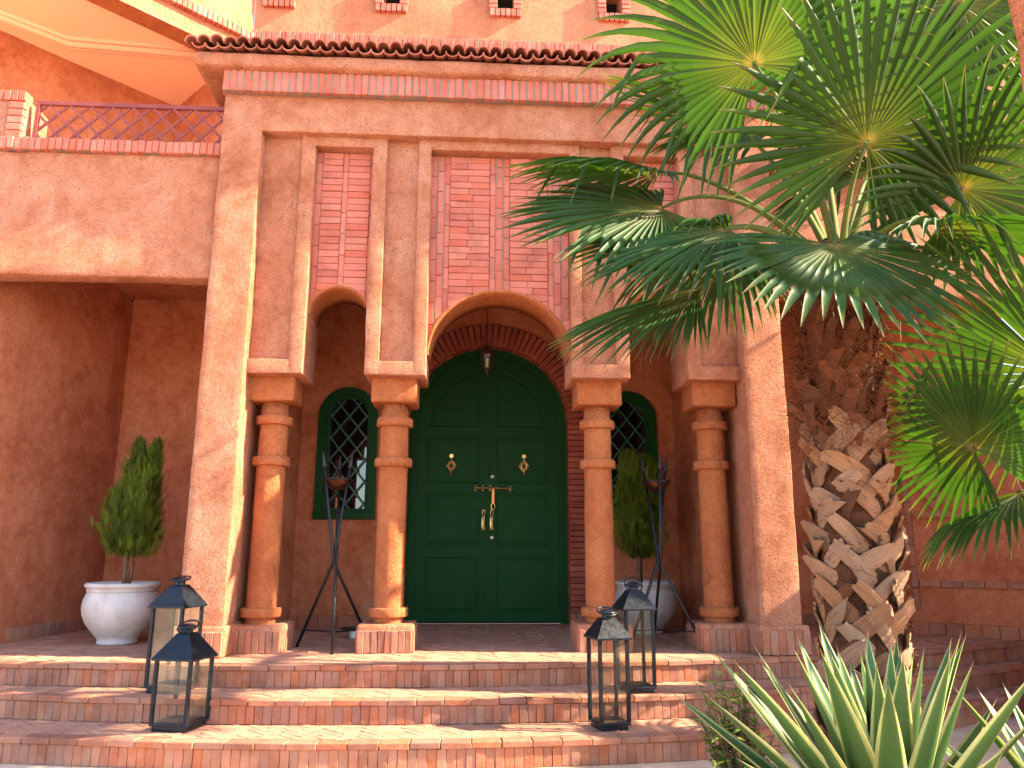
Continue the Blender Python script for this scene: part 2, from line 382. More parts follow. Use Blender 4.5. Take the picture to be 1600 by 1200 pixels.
def wall_openings(mb, x0, x1, z0, z1, y, thick, ops, step=0.08, amp=0.0, back=False):
    """Upright wall in X-Z at front plane y with openings; ops = (xa, xb, zbot, topfn)."""
    xs = set(np.linspace(x0, x1, max(2, int((x1 - x0) / step) + 1)).round(4))
    for xa, xb, zb, fn in ops:
        xs |= set(np.linspace(xa, xb, 25).round(4)); 
    xs = sorted(xs)
    def W(x, z): return y + (wob((x, y, z), 2.0, amp) if amp else 0)
    zs_n = max(1, int((z1 - z0) / 0.12))
    for a, b in zip(xs[:-1], xs[1:]):
        if b - a < 1e-5: continue
        m = (a + b) / 2; inside = [o for o in ops if o[0] < m < o[1]]
        if not inside: seg = [(z0, z0, z1, z1)]
        else:
            xa, xb, zb, fn = inside[0]
            seg = [(fn(a), fn(b), z1, z1)]
            if zb > z0 + 1e-6: seg.append((z0, z0, zb, zb))
            ta, tb = fn(a), fn(b)
            mb.add([(a, y, ta), (b, y, tb), (b, y + thick, tb), (a, y + thick, ta)], [[0, 3, 2, 1]])
            if zb > z0 + 1e-6: mb.add([(a, y, zb), (b, y, zb), (b, y + thick, zb), (a, y + thick, zb)], [[0, 1, 2, 3]])
        for la, lb, ha, hb in seg:
            n = max(1, int((max(ha, hb) - min(la, lb)) / 0.15))
            for k in range(n):
                p, q = k / n, (k + 1) / n
                v = [(a, la + (ha - la) * p), (b, lb + (hb - lb) * p), (b, lb + (hb - lb) * q), (a, la + (ha - la) * q)]
                mb.add([(x, W(x, z), z) for x, z in v], [[0, 1, 2, 3]])
                if back: mb.add([(x, y + thick, z) for x, z in v], [[3, 2, 1, 0]])
    for xa, xb, zb, fn in ops:
        for x, s in ((xa, 1), (xb, -1)):
            t_ = fn(x); q = [(x, y, zb), (x, y + thick, zb), (x, y + thick, t_), (x, y, t_)]
            mb.add(q, [[0, 1, 2, 3] if s > 0 else [3, 2, 1, 0]])
    return mb

XC = 0.235          # the portico's centre line

# ------------------------------------------------------------------ ground, steps, porch floor
RISE = 0.145
NOS = [np.array([(-6.0, 6.30), (-4.5, 5.95), (-3.17, 5.68), (-2.2, 5.56), (-1.4, 5.49), (-0.2, 5.46), (0.6, 5.505), (1.7, 5.64), (2.5, 5.76), (3.4, 6.0), (4.2, 6.32), (4.8, 6.62), (5.3, 6.9)]),
       np.array([(-6.0, 5.95), (-4.3, 5.62), (-2.96, 5.34), (-2.1, 5.185), (-1.28, 5.075), (-0.1, 5.04), (1.07, 5.10), (2.05, 5.28), (3.1, 5.66), (4.0, 6.03), (4.55, 6.29), (5.3, 6.66)]),
       np.array([(-6.0, 5.5), (-4.1, 5.16), (-2.66, 4.865), (-1.88, 4.73), (-1.15, 4.63), (-0.09, 4.60), (0.5, 4.635), (1.36, 4.725), (2.1, 4.90), (2.8, 5.16), (4.2, 5.87), (5.3, 6.42)])]
_FX = np.linspace(-7, 7, 1401)
_FT = []
for p_ in NOS:
    f_ = np.interp(_FX, p_[:, 0], p_[:, 1]); _FT.append(np.convolve(np.pad(f_, 40, mode='edge'), np.ones(81) / 81, 'valid').tolist())
def front(i, x):
    u_ = (x + 7) * 100; k_ = min(1399, max(0, int(u_))); t_ = u_ - k_
    return _FT[i][k_] * (1 - t_) + _FT[i][k_ + 1] * t_
gm = MB()
gx = np.linspace(-90, 90, 25); gy = np.linspace(-90, 90, 25)
gm.add([(x, y, -0.435) for x in gx for y in gy], [[i * 25 + j, (i + 1) * 25 + j, (i + 1) * 25 + j + 1, i * 25 + j + 1] for i in range(24) for j in range(24)])
structure(gm.build('ground', 'ground'))
# planting bed with the palm
bed = MB()
ang = np.linspace(0, 2 * math.pi, 40, endpoint=False)
bv = [(2.15, 3.15, -0.40)]
for rr, zz in ((0.6, -0.395), (0.95, -0.41), (1.0, -0.436)):
    for a in ang: bv.append((2.15 + rr * 1.25 * math.cos(a), 3.15 + rr * 1.05 * math.sin(a), zz + wob((3 * math.cos(a), rr * 4, math.sin(a)), 2, 0.02)))
bf = [[0, 1 + k, 1 + (k + 1) % 40] for k in range(40)]
for q in range(2): bf += [[1 + q * 40 + k, 1 + (q + 1) * 40 + k, 1 + (q + 1) * 40 + (k + 1) % 40, 1 + q * 40 + (k + 1) % 40] for k in range(40)]
bed.add(bv, bf); structure(bed.build('planting_bed', 'soil', smooth=True))

XS = np.arange(-6.0, 5.31, 0.1)
def clip(poly, n, d):           # keep n.p <= d
    out = []
    for i in range(len(poly)):
        a, b = poly[i], poly[(i + 1) % len(poly)]; da = a[0] * n[0] + a[1] * n[1] - d; db = b[0] * n[0] + b[1] * n[1] - d
        if da <= 0: out.append(a)
        if da * db < 0: t = da / (da - db); out.append((a[0] + (b[0] - a[0]) * t, a[1] + (b[1] - a[1]) * t))
    return out
def herringbone(mb, z, yf, yb, x0, x1, L=0.165, Wd=0.055, g=0.0018):
    rnd = random.Random(int(z * 1000) + 5); c, s = math.cos(R_(45)), math.sin(R_(45))
    n = int(L / Wd)
    u0 = -9; cells = int(20 / Wd)
    for i in range(-170, 171):
        for j in range(-170 // n, 170 // n + 1):
            for kind in (0, 1):
                # classic herringbone: horizontal brick at (i + j*2n ...) stepping
                bx = (i + j * 2 * n) * Wd; by = i * Wd
                if kind == 0: r = (bx, by, bx + L, by + Wd)
                else: r = (bx + L, by + Wd - L + 0, bx + L + Wd, by + Wd) if False else (bx - Wd, by, bx, by + L)
                x_c, y_c = (r[0] + r[2]) / 2, (r[1] + r[3]) / 2
                X0 = x_c * c - y_c * s; Y0 = x_c * s + y_c * c + 5.0
                if X0 < x0 - 0.1 or X0 > x1 + 0.1: continue
                f_, b_ = yf(X0), yb(X0)
                if Y0 < f_ - 0.1 or Y0 > b_ + 0.1: continue
                P = [(r[0] + g, r[1] + g), (r[2] - g, r[1] + g), (r[2] - g, r[3] - g), (r[0] + g, r[3] - g)]
                P = [(x * c - y * s, x * s + y * c + 5.0) for x, y in P]
                sl_ = (yf(X0 + 0.1) - yf(X0 - 0.1)) / 0.2
                P = clip(P, (sl_, -1), sl_ * X0 - f_)
                if len(P) < 3: continue
                sb = (yb(X0 + 0.1) - yb(X0 - 0.1)) / 0.2
                P = clip(P, (-sb, 1), b_ - sb * X0)
                if len(P) < 3: continue
                h = z + rnd.uniform(-0.0015, 0.0025); m = len(P); tl = rnd.uniform(-0.02, 0.02)
                cx = sum(p[0] for p in P) / m; cy = sum(p[1] for p in P) / m
                top = [(cx + (x - cx) * 0.975, cy + (y - cy) * 0.975, h + tl * (x - cx)) for x, y in P]; bot = [(x, y, z - 0.008) for x, y in P]
                mb.add(top + bot, [list(range(m))] + [[k, m + k, m + (k + 1) % m, (k + 1) % m] for k in range(m)], rnd.random())
WALL_Y = 8.2
for i in range(3):
    z = -i * RISE
    nm = ('porch_floor', 'step', 'step')[i]
    sm = MB()
    backf = (lambda x: 8.6) if i == 0 else (lambda x, i=i: front(i - 1, x) + 0.06)
    for a, b in zip(XS[:-1], XS[1:]):
        fa, fb = front(i, a) + 0.03, front(i, b) + 0.03
        zt = z - 0.0065; zb = z - RISE
        sm.add([(a, fa, zt), (b, fb, zt), (b, backf(b), zt), (a, backf(a), zt)], [[0, 1, 2, 3]])
        sm.add([(a, fa, zb), (b, fb, zb), (b, fb, zt), (a, fa, zt)], [[0, 1, 2, 3]])
    step = structure(sm.build(nm, 'joint'))
    # tread bricks, herringbone
    tb = MB()
    yb_ = (lambda x: WALL_Y) if i == 0 else (lambda x, i=i: front(i - 1, x) + 0.012)
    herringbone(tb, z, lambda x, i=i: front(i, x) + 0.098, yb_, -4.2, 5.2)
    me = mesh_from('tread_bricks', tb.v, tb.f, False, fattrs={'rnd': tb.a})
    o = put('tread_bricks', me, 'tread', step); o['kind'] = 'stuff'
    # riser and nosing bricks follow the curve
    def along(width, x0, x1, fn):
        x = x0
        while x < x1:
            y0, y1 = front(i, x), front(i, x + 0.02); tl = math.atan2(y1 - y0, 0.02)
            fn(x + width / 2 * math.cos(tl), front(i, x + width / 2 * math.cos(tl)), tl); x += width * math.cos(tl)
    rw = 0.0545
    def riser(x, y, t_):
        h = RISE - 0.037 + random.uniform(-0.003, 0.002)
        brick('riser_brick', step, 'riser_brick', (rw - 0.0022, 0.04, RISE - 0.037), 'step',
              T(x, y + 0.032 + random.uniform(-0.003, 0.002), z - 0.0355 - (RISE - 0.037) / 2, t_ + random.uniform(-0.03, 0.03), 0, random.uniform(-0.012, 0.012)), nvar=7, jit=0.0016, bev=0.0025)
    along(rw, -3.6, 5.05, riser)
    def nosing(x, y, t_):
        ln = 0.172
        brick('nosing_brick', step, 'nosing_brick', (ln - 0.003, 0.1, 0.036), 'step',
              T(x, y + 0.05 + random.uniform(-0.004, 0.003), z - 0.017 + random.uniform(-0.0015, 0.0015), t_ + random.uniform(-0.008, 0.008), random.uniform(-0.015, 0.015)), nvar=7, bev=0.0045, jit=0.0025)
    along(0.172, -3.7, 5.1, nosing)

# ------------------------------------------------------------------ main house: back wall, upper storey, door, windows
CEIL = 3.43
house = thing('main_house', 'terracotta plastered main house behind the portico, holding the green door', 'house', (XC, 8.3, 0))
DCX, DR, DZ = 0.222, 0.862, 2.10
def archtop(cx, r, z): return lambda x: z + math.sqrt(max(0, r * r - (x - cx) ** 2))
WCX = (-1.29, 1.745); WHW, WZ0, WZS = 0.288, 1.09, 2.16
ops = [(DCX - DR, DCX + DR, 0, archtop(DCX, DR, DZ))] + [(c - WHW, c + WHW, WZ0, archtop(c, WHW, WZS)) for c in WCX]
mb = MB(); wall_openings(mb, -3.75, 3.95, 0, CEIL + 0.2, WALL_Y, 0.25, ops, amp=0.01); mb.build('wall', 'plaster_in', house)
# skirting bricks of the back wall
x = -3.7
while x < 3.9:
    if not (DCX - 1.2 < x < DCX + 1.05):
        brick('skirting_brick', house, 'skirting_brick', (0.196, 0.05, 0.10), 'step', T(x + 0.1, WALL_Y - 0.02 + random.uniform(-0.004, 0.004), 0.05, random.uniform(-0.01, 0.01)))
    x += 0.2
# brick door surround
sur = part_empty('door_surround', house)
n_v = 47
mbm = MB()
for k in range(24):
    a0, a1 = math.pi * k / 24, math.pi * (k + 1) / 24
    P = [(DCX + r * math.cos(a), DZ + r * math.sin(a)) for a, r in ((a0, 0.872), (a1, 0.872), (a1, 1.115), (a0, 1.115))]
    mbm.add([(x, 8.175, z) for x, z in P], [[0, 3, 2, 1]])
    mbm.add([(P[0][0], 8.175, P[0][1]), (P[1][0], 8.175, P[1][1]), (P[1][0], 8.36, P[1][1]), (P[0][0], 8.36, P[0][1])], [[0, 1, 2, 3]])
for s_ in (-1, 1):
    xa, xb = sorted((DCX + s_ * 0.872, DCX + s_ * 1.115)); mbm.box(xa, xb, 8.175, 8.36, 0, DZ)
mbm.build('mortar', 'jamb_mortar', sur)
for k in range(n_v):
    a = math.pi * (k + 0.5) / n_v; rm = 0.985
    m = Matrix.Translation((DCX + rm * math.cos(a), 8.25, DZ + rm * math.sin(a))) @ Matrix.Rotation(-(a - math.pi / 2), 4, 'Y')
    brick('arch_brick', sur, 'arch_brick', (0.054, 0.22, 0.25), 'jamb', m @ T(0, random.uniform(-0.006, 0.006), random.uniform(-0.004, 0.004), random.uniform(-0.01, 0.01)))
nz_ = 33
for s_ in (-1, 1):
    for k in range(nz_):
        z = 0.12 + (DZ - 0.12) * (k + 0.5) / nz_
        brick('jamb_brick', sur, 'jamb_brick', (0.25, 0.22, 0.051), 'jamb', T(DCX + s_ * (0.985 + random.uniform(-0.004, 0.004)), 8.25 + random.uniform(-0.006, 0.006), z, random.uniform(-0.012, 0.012)))
    for k in range(4):
        brick('jamb_foot_brick', sur, 'jamb_foot_brick', (0.058, 0.225, 0.115), 'step', T(DCX + s_ * (0.89 + k * 0.063), 8.25, 0.06))

# green double door
door = part_empty('door', house, 'arched dark green double door with brass fittings')
YD = 8.335
fm = MB()
def ringprof(mb, r0, r1, y0, y1, zspring, zbot, cx, n=40, foot=True):
    pts = [(1.0, zbot)] if foot else []
    ax = [(math.cos(a), math.sin(a)) for a in np.linspace(0, math.pi, n)]
    path = ([((1, 0), zbot - zspring)] if foot else []) + [(p, 0) for p in ax] + ([((-1, 0), zbot - zspring)] if foot else [])
    V = []; Fc = []
    for (c, s), dz in path:
        for r, y in ((r0, y0), (r0, y1), (r1, y1), (r1, y0)):
            V.append((cx + r * c, y, zspring + r * s + dz))
    m = len(path)
    for i in range(m - 1):
        for k in range(4): Fc.append([i * 4 + k, i * 4 + (k + 1) % 4, (i + 1) * 4 + (k + 1) % 4, (i + 1) * 4 + k])
    mb.add(V, Fc); return mb
ringprof(fm, 0.80, 0.866, YD - 0.035, YD + 0.08, DZ, 0.0, DCX)
ringprof(fm, 0.775, 0.80, YD - 0.015, YD + 0.08, DZ, 0.0, DCX)
o = fm.build('frame', 'door', door); shade_auto(o)
PAN = [(0.10, 0.685), (0.79, 1.365), (1.455, 1.985), (2.075, 3.0)]
for s_ in (-1, 1):
    # leaf as a relief: x measured from the meeting edge
    n_x = 78; n_zz = 290; xs_ = np.linspace(0.003, 0.785, n_x); zs_ = np.linspace(0.012, DZ + 0.79, n_zz)
    V = []; ok = []
    for xx in xs_:
        for zz in zs_:
            dep = 0.0
            for pi_, (pa, pb) in enumerate(PAN):
                d = min(xx - 0.085, 0.675 - xx, zz - pa, pb - zz)
                if pi_ == 3:
                    rad = math.hypot(xx, max(0, zz - DZ)); d = min(xx - 0.085, zz - pa, 0.645 - rad if zz > DZ else 0.645 - xx)
                if d > 0:
                    if d < 0.012: dep = -0.006 * math.sin(d / 0.012 * math.pi)
                    elif d < 0.03: dep = 0.011
                    elif d < 0.045: dep = 0.011 - 0.006 * (d - 0.03) / 0.015
                    else: dep = 0.005
            V.append((DCX + s_ * xx, YD + 0.012 + dep, zz)); ok.append(math.hypot(xx, max(0, zz - DZ)) < 0.79)
    Fc = []
    for i in range(n_x - 1):
        for j in range(n_zz - 1):
            q = [i * n_zz + j, (i + 1) * n_zz + j, (i + 1) * n_zz + j + 1, i * n_zz + j + 1]
            if all(ok[k] for k in q): Fc.append(q if s_ > 0 else q[::-1])
    me = mesh_from('leaf', V, Fc, True); put('leaf', me, 'door', door)
sb = MB(); sb.box(DCX - 0.84, DCX + 0.84, YD + 0.05, YD + 0.07, 0, 2.93); sb.build('backing', 'dark', door)
fl = MB(); fl.box(DCX - 0.022, DCX + 0.02, YD - 0.002, YD + 0.02, 0.015, 2.86); fl.build('astragal', 'door', door)

# brass fittings
for s_, x_ in ((-1, -0.18), (1, 0.615)):
    k_ = MB(); c = Vector((x_, YD + 0.006, 1.655))
    k_.lathe([(0.0, -0.006), (0.022, -0.006), (0.026, 0), (0.022, 0.006), (0, 0.006)], (0, 0, 0), 14)
    k_.v = [(c.x + p[0], c.y - 0.004 + p[2] * 0.7, c.z + 0.105 + p[1]) for p in k_.v]
    base_n = len(k_.v)
    def star(r, ang0, rad):
        pts = [(c.x + r * math.cos(ang0 + q * math.pi / 2) * 0.8, c.y - 0.004, c.z + r * math.sin(ang0 + q * math.pi / 2)) for q in range(5)]
        for a, b in zip(pts[:-1], pts[1:]): k_.tube([a, b], rad, 6)
    star(0.068, 0, 0.005); star(0.068 * 0.72, math.pi / 4, 0.004); star(0.034, 0, 0.004)
    for q in range(8):
        a = q * math.pi / 4; k_.tube([(c.x + 0.03 * math.cos(a) * 0.8, c.y - 0.004, c.z + 0.03 * math.sin(a)), (c.x + 0.06 * math.cos(a) * 0.8, c.y - 0.004, c.z + 0.06 * math.sin(a))], 0.0035, 6)
    k_.tube([(c.x, c.y, c.z + 0.065), (c.x, c.y, c.z + 0.09)], 0.006, 6)
    nb = len(k_.v)
    k_.lathe([(0.0, -0.012), (0.018, -0.008), (0.021, 0.0), (0.012, 0.012), (0, 0.014)], (c.x, c.y - 0.006, c.z - 0.082), 12)
    shade_auto(k_.build('knocker', 'brass', door))
bo = MB(); bo.tube([(0.075, YD - 0.022, 1.415), (0.49, YD - 0.022, 1.41)], 0.0085, 8)
for x_ in (0.085, 0.165, 0.245, 0.465):
    bo.lathe([(0, -0.034), (0.011, -0.03), (0.013, -0.02), (0.006, -0.012), (0.014, 0), (0.006, 0.012), (0.013, 0.02), (0.011, 0.03), (0, 0.034)], (x_, YD - 0.018, 1.412), 10)
shade_auto(bo.build('bolt', 'brass', door))
hs = MB(); hs.rbox(0.262, 0.294, YD - 0.04, YD - 0.028, 1.24, 1.405, r=0.004, amp=0, step=0.05)
hs.build('hasp', 'copper', door, True)
hr = MB(); hr.tube([(0.278 + 0.02 * math.cos(a), YD - 0.034, 1.215 + 0.035 * math.sin(a)) for a in np.linspace(0, 2 * math.pi, 14)], 0.0055, 6)
hr.lathe([(0, -0.02), (0.012, -0.01), (0.008, 0.01), (0, 0.014)], (0.278, YD - 0.034, 1.175), 8)
shade_auto(hr.build('padlock', 'brass', door))
for x_ in (0.178, 0.268):
    pl = MB(); pl.tube([(x_ + 0.015 * math.cos(a), YD - 0.01, 1.15 + 0.028 * math.sin(a)) for a in np.linspace(0, 2 * math.pi, 12)], 0.005, 6)
    pl.tube([(x_ - 0.006, YD - 0.006, 1.12), (x_ - 0.01, YD - 0.035, 1.10), (x_ + 0.002, YD - 0.045, 1.04), (x_ - 0.01, YD - 0.035, 0.98), (x_ - 0.006, YD - 0.006, 0.965)], [0.012, 0.010, 0.009, 0.010, 0.013], 8)
    pl.rbox(x_ - 0.022, x_ + 0.012, YD + 0.004, YD + 0.012, 0.955, 1.125, r=0.004, amp=0)
    shade_auto(pl.build('pull_handle', 'brass', door))
for z_ in (1.54, 0.885):
    lk = MB(); lk.lathe([(0.022, 0), (0.022, 0.008), (0.016, 0.012), (0.007, 0.012), (0.006, 0.004), (0, 0.004)], (0, 0, 0), 16)
    lk.v = [(0.27 + p[0], YD + 0.012 - p[2], z_ + p[1]) for p in lk.v]; shade_auto(lk.build('lock', 'steel', door))

# arched windows with diamond grilles
for wi, c in enumerate(WCX):
    wn = part_empty('window', house, ('left' if wi == 0 else 'right') + ' arched window with green frame and diamond grille')
    fr = MB(); ringprof(fr, WHW - 0.052, WHW + 0.03, WALL_Y - 0.03, WALL_Y + 0.05, WZS, WZ0 - 0.02, c); fr.rbox(c - WHW - 0.034, c + WHW + 0.034, WALL_Y - 0.034, WALL_Y + 0.05, WZ0 - 0.025, WZ0 + 0.06, r=0.005, amp=0.001, step=0.1)
    shade_auto(fr.build('frame', 'winframe', wn))
    f2 = MB(); ringprof(f2, WHW - 0.085, WHW - 0.05, WALL_Y + 0.012, WALL_Y + 0.06, WZS, WZ0 + 0.05, c); f2.box(c - WHW + 0.05, c + WHW - 0.05, WALL_Y + 0.013, WALL_Y + 0.06, WZ0 + 0.055, WZ0 + 0.09)
    shade_auto(f2.build('inner_frame', 'winframe', wn))
    ri = WHW - 0.07
    def inside(x_, z_): return abs(x_) < ri and z_ > WZ0 + 0.07 and (z_ < WZS or math.hypot(x_, z_ - WZS) < ri)
    for sg in (1, -1):
        q = -3.0
        while q < 5:
            pts = [(x_, q + sg * x_ * 1.25) for x_ in np.linspace(-ri, ri, 60)]; pts = [p for p in pts if inside(*p)]
            if len(pts) > 4:
                g_ = MB(); a, b = pts[0], pts[-1]; yy = WALL_Y + 0.03 + 0.009 * sg
                dx, dz = b[0] - a[0], b[1] - a[1]; l = math.hypot(dx, dz); nx, nz2 = -dz / l * 0.0095, dx / l * 0.0095
                v = [(c + p[0] + e * nx, yy + f, p[1] + e * nz2) for p in (a, b) for e in (-1, 1) for f in (0, 0.009)]
                g_.add(v, [[0, 1, 3, 2], [4, 6, 7, 5], [0, 4, 5, 1], [2, 3, 7, 6], [0, 2, 6, 4], [1, 5, 7, 3]])
                g_.build('grille_bar', 'grille', wn)
            q += 0.235
    pn = MB(); pts = [(c - ri - 0.01, WZ0 + 0.06), (c + ri + 0.01, WZ0 + 0.06)] + [(c + (ri + 0.01) * math.cos(a), WZS + (ri + 0.01) * math.sin(a)) for a in np.linspace(0, math.pi, 24)]
    pn.add([(x_, WALL_Y + 0.075, z_) for x_, z_ in pts], [list(range(len(pts)))]); pn.build('pane', 'winglass', wn)

# upper storey wall behind the tile roof, with brick-framed vents and a string course
UY = 8.35
mb = MB(); wall_openings(mb, -2.69, 9.0, CEIL + 0.2, 8.6, UY, 0.3, [(x_ - 0.10, x_ + 0.10, 7.37, (lambda x: 7.75)) for x_ in (-2.40, -1.03, 0.385, 1.755)], amp=0.012, step=0.15)
mb.build('upper_wall', 'plaster_up', house)
for x_ in (-2.40, -1.03, 0.385, 1.755):
    vt = part_empty('vent', house)
    vb = MB(); vb.box(x_ - 0.12, x_ + 0.12, UY + 0.28, UY + 0.3, 7.3, 7.8); vb.build('vent_back', 'dark', vt)
    for k in range(6): brick('vent_brick', vt, 'vent_brick_v', (0.055, 0.07, 0.10), 'band', T(x_ - 0.165 + k * 0.066, UY - 0.02, 7.31, 0))
    for s_ in (-1, 1):
        for k in range(5): brick('vent_brick', vt, 'vent_brick_h', (0.10, 0.07, 0.052), 'band', T(x_ + s_ * 0.153, UY - 0.02, 7.395 + k * 0.066, 0))
xx = -2.66
while xx < 2.6:
    brick('string_brick', house, 'string_brick', (0.052, 0.09, 0.13), 'band', T(xx, UY - 0.03 + random.uniform(-0.004, 0.004), 6.83, 0)); xx += 0.0585

# ------------------------------------------------------------------ entrance portico
port = thing('entrance_portico', 'terracotta plastered entrance portico with four columns and brick panels under a tiled eave', 'portico', (XC, 6.2, 0))
YP, YF, YR, YB, YBACK = 5.90, 5.97, 6.02, 6.075, 6.50
ZL, ZPB = 4.19, 2.13
for s_ in (-1, 1):
    x0, x1 = sorted((XC + s_ * 1.995, XC + s_ * 2.325))
    p = MB(); p.rbox(x0, x1, YP, YBACK, 0.0, 4.53, r=0.012, step=0.05, amp=0.007)
    o = p.build('pillar', 'plaster', port, True)
    # brick-clad foot
    ft = MB(); ft.rbox(x0 - 0.03, x1 + 0.03, YP - 0.05, YBACK + 0.03, 0.0, 0.215, r=0.015, step=0.1, amp=0.003); ft.build('pillar_foot', 'plaster', port, True)
    nb = 6
    for k in range(nb):
        wd = (x1 - x0 + 0.04) / nb
        brick('foot_brick', o, 'foot_brick', (wd - 0.004, 0.04, 0.175), 'step', T(x0 - 0.02 + wd * (k + 0.5), YP - 0.058 + random.uniform(-0.003, 0.003), 0.092))
# lintel, frieze
p = MB(); p.rbox(XC - 2.2, XC + 2.2, YP + 0.003, YBACK + 0.02, ZL, 4.53, r=0.010, step=0.06, amp=0.007); p.build('frieze', 'plaster', port, True)
p = MB(); p.rbox(XC - 2.33, XC + 2.33, 5.834, YBACK + 0.01, 4.515, 4.705, r=0.008, step=0.15, amp=0.001); p.build('band_core', 'mortar_grey', port)
x = XC - 2.335
while x < XC + 2.31:
    brick('soldier_brick', port, 'soldier_brick', (0.0475, 0.05, 0.186), 'band', T(x + 0.03, 5.853 + random.uniform(-0.004, 0.004), 4.608 + random.uniform(-0.003, 0.003), 0, 0, random.uniform(-0.012, 0.012)), nvar=7); x += 0.0608
for s_ in (-1, 1):
    for k in range(9):
        brick('soldier_brick', port, 'soldier_brick_side', (0.05, 0.0475, 0.186), 'band', T(XC + s_ * 2.318, 5.92 + k * 0.062, 4.608))
# cornice with rounded nose, roof slab and tiles
cm = MB(); cm.rbox(XC - 2.57, XC + 2.57, 5.765, 8.2, 4.70, 4.835, r=0.045, step=0.07, amp=0.007); cm.build('cornice', 'plaster', port, True)
rf = MB(); sl_ = 0.36
rf.add([(XC - 2.56, 5.80, 4.84), (XC + 2.56, 5.80, 4.84), (XC + 2.56, 8.33, 4.84 + 2.53 * sl_), (XC - 2.56, 8.33, 4.84 + 2.53 * sl_), (XC - 2.56, 8.33, 4.83), (XC + 2.56, 8.33, 4.83), (XC + 2.56, 5.80, 4.83), (XC - 2.56, 5.80, 4.83)],
       [[0, 1, 2, 3], [0, 3, 4, 7], [1, 6, 5, 2], [3, 2, 5, 4]])
roof = rf.build('roof', 'rooftile', port)
def tile_mesh(convex, L=0.62):
    v = []; f = []; n = 9
    for yi, (yy, r) in enumerate(((0, 0.060), (L, 0.050))):
        for k in range(n):
            a = math.pi * k / (n - 1)
            for rr in (r, r - 0.012):
                v.append((rr * math.cos(a), yy, (rr * math.sin(a)) * (0.95 if convex else -0.75)))
    m = 2 * n
    for k in range(n - 1):
        a = 2 * k
        f += [[a, a + 2, m + a + 2, m + a], [a + 1, m + a + 1, m + a + 3, a + 3], [a, a + 1, a + 3, a + 2], [m + a, m + a + 2, m + a + 3, m + a + 1]]
    f += [[0, m, m + 1, 1], [m - 2, m - 1, 2 * m - 1, 2 * m - 2]]
    me = mesh_from('roof_tile', v, f, True); me.materials.append(MAT['rooftile']); me.set_sharp_from_angle(angle=R_(40)); return me
TC, TP = tile_mesh(True), tile_mesh(False)
al = math.atan(sl_)
k = 0; x = XC - 2.57
while x < XC + 2.6:
    for row in range(1):
        jy = random.uniform(-0.012, 0.012)
        put('roof_tile', TC, None, roof, T(x, 5.70 + jy, 4.868 + random.uniform(-0.004, 0.004), random.uniform(-0.02, 0.02), al))
        put('roof_tile', TP, None, roof, T(x + 0.0525, 5.715 + random.uniform(-0.01, 0.01), 4.872 + random.uniform(-0.004, 0.004), random.uniform(-0.02, 0.02), al))
    x += 0.105

# piers between the arches
def pier(xa, xb, la, lb):
    """pier body with raised strips of width la (left) and lb (right), strip across the foot."""
    m = MB()
    m.rbox(xa, xb, YR, YBACK, ZPB, ZL + 0.02, r=0.008, step=0.06, amp=0.006)
    if la: m.rbox(xa - 0.002, xa + la, YF, YBACK - 0.05, ZPB - 0.002, ZL + 0.01, r=0.008, step=0.06, amp=0.006)
    if lb: m.rbox(xb - lb, xb + 0.002, YF, YBACK - 0.05, ZPB - 0.002, ZL + 0.01, r=0.008, step=0.06, amp=0.006)
    m.rbox(xa - 0.001, xb + 0.001, YF + 0.0007, YBACK - 0.06, ZPB - 0.004, ZPB + 0.112, r=0.008, step=0.06, amp=0.006)
    return m.build('pier', 'plaster', port, True)
pier(XC - 2.0, XC - 1.562, 0, 0.113); pier(XC - 1.072, XC - 0.585, 0.112, 0.105)
pier(XC + 0.60, XC + 1.072, 0.09, 0.11); pier(XC + 1.552, XC + 2.0, 0.113, 0)

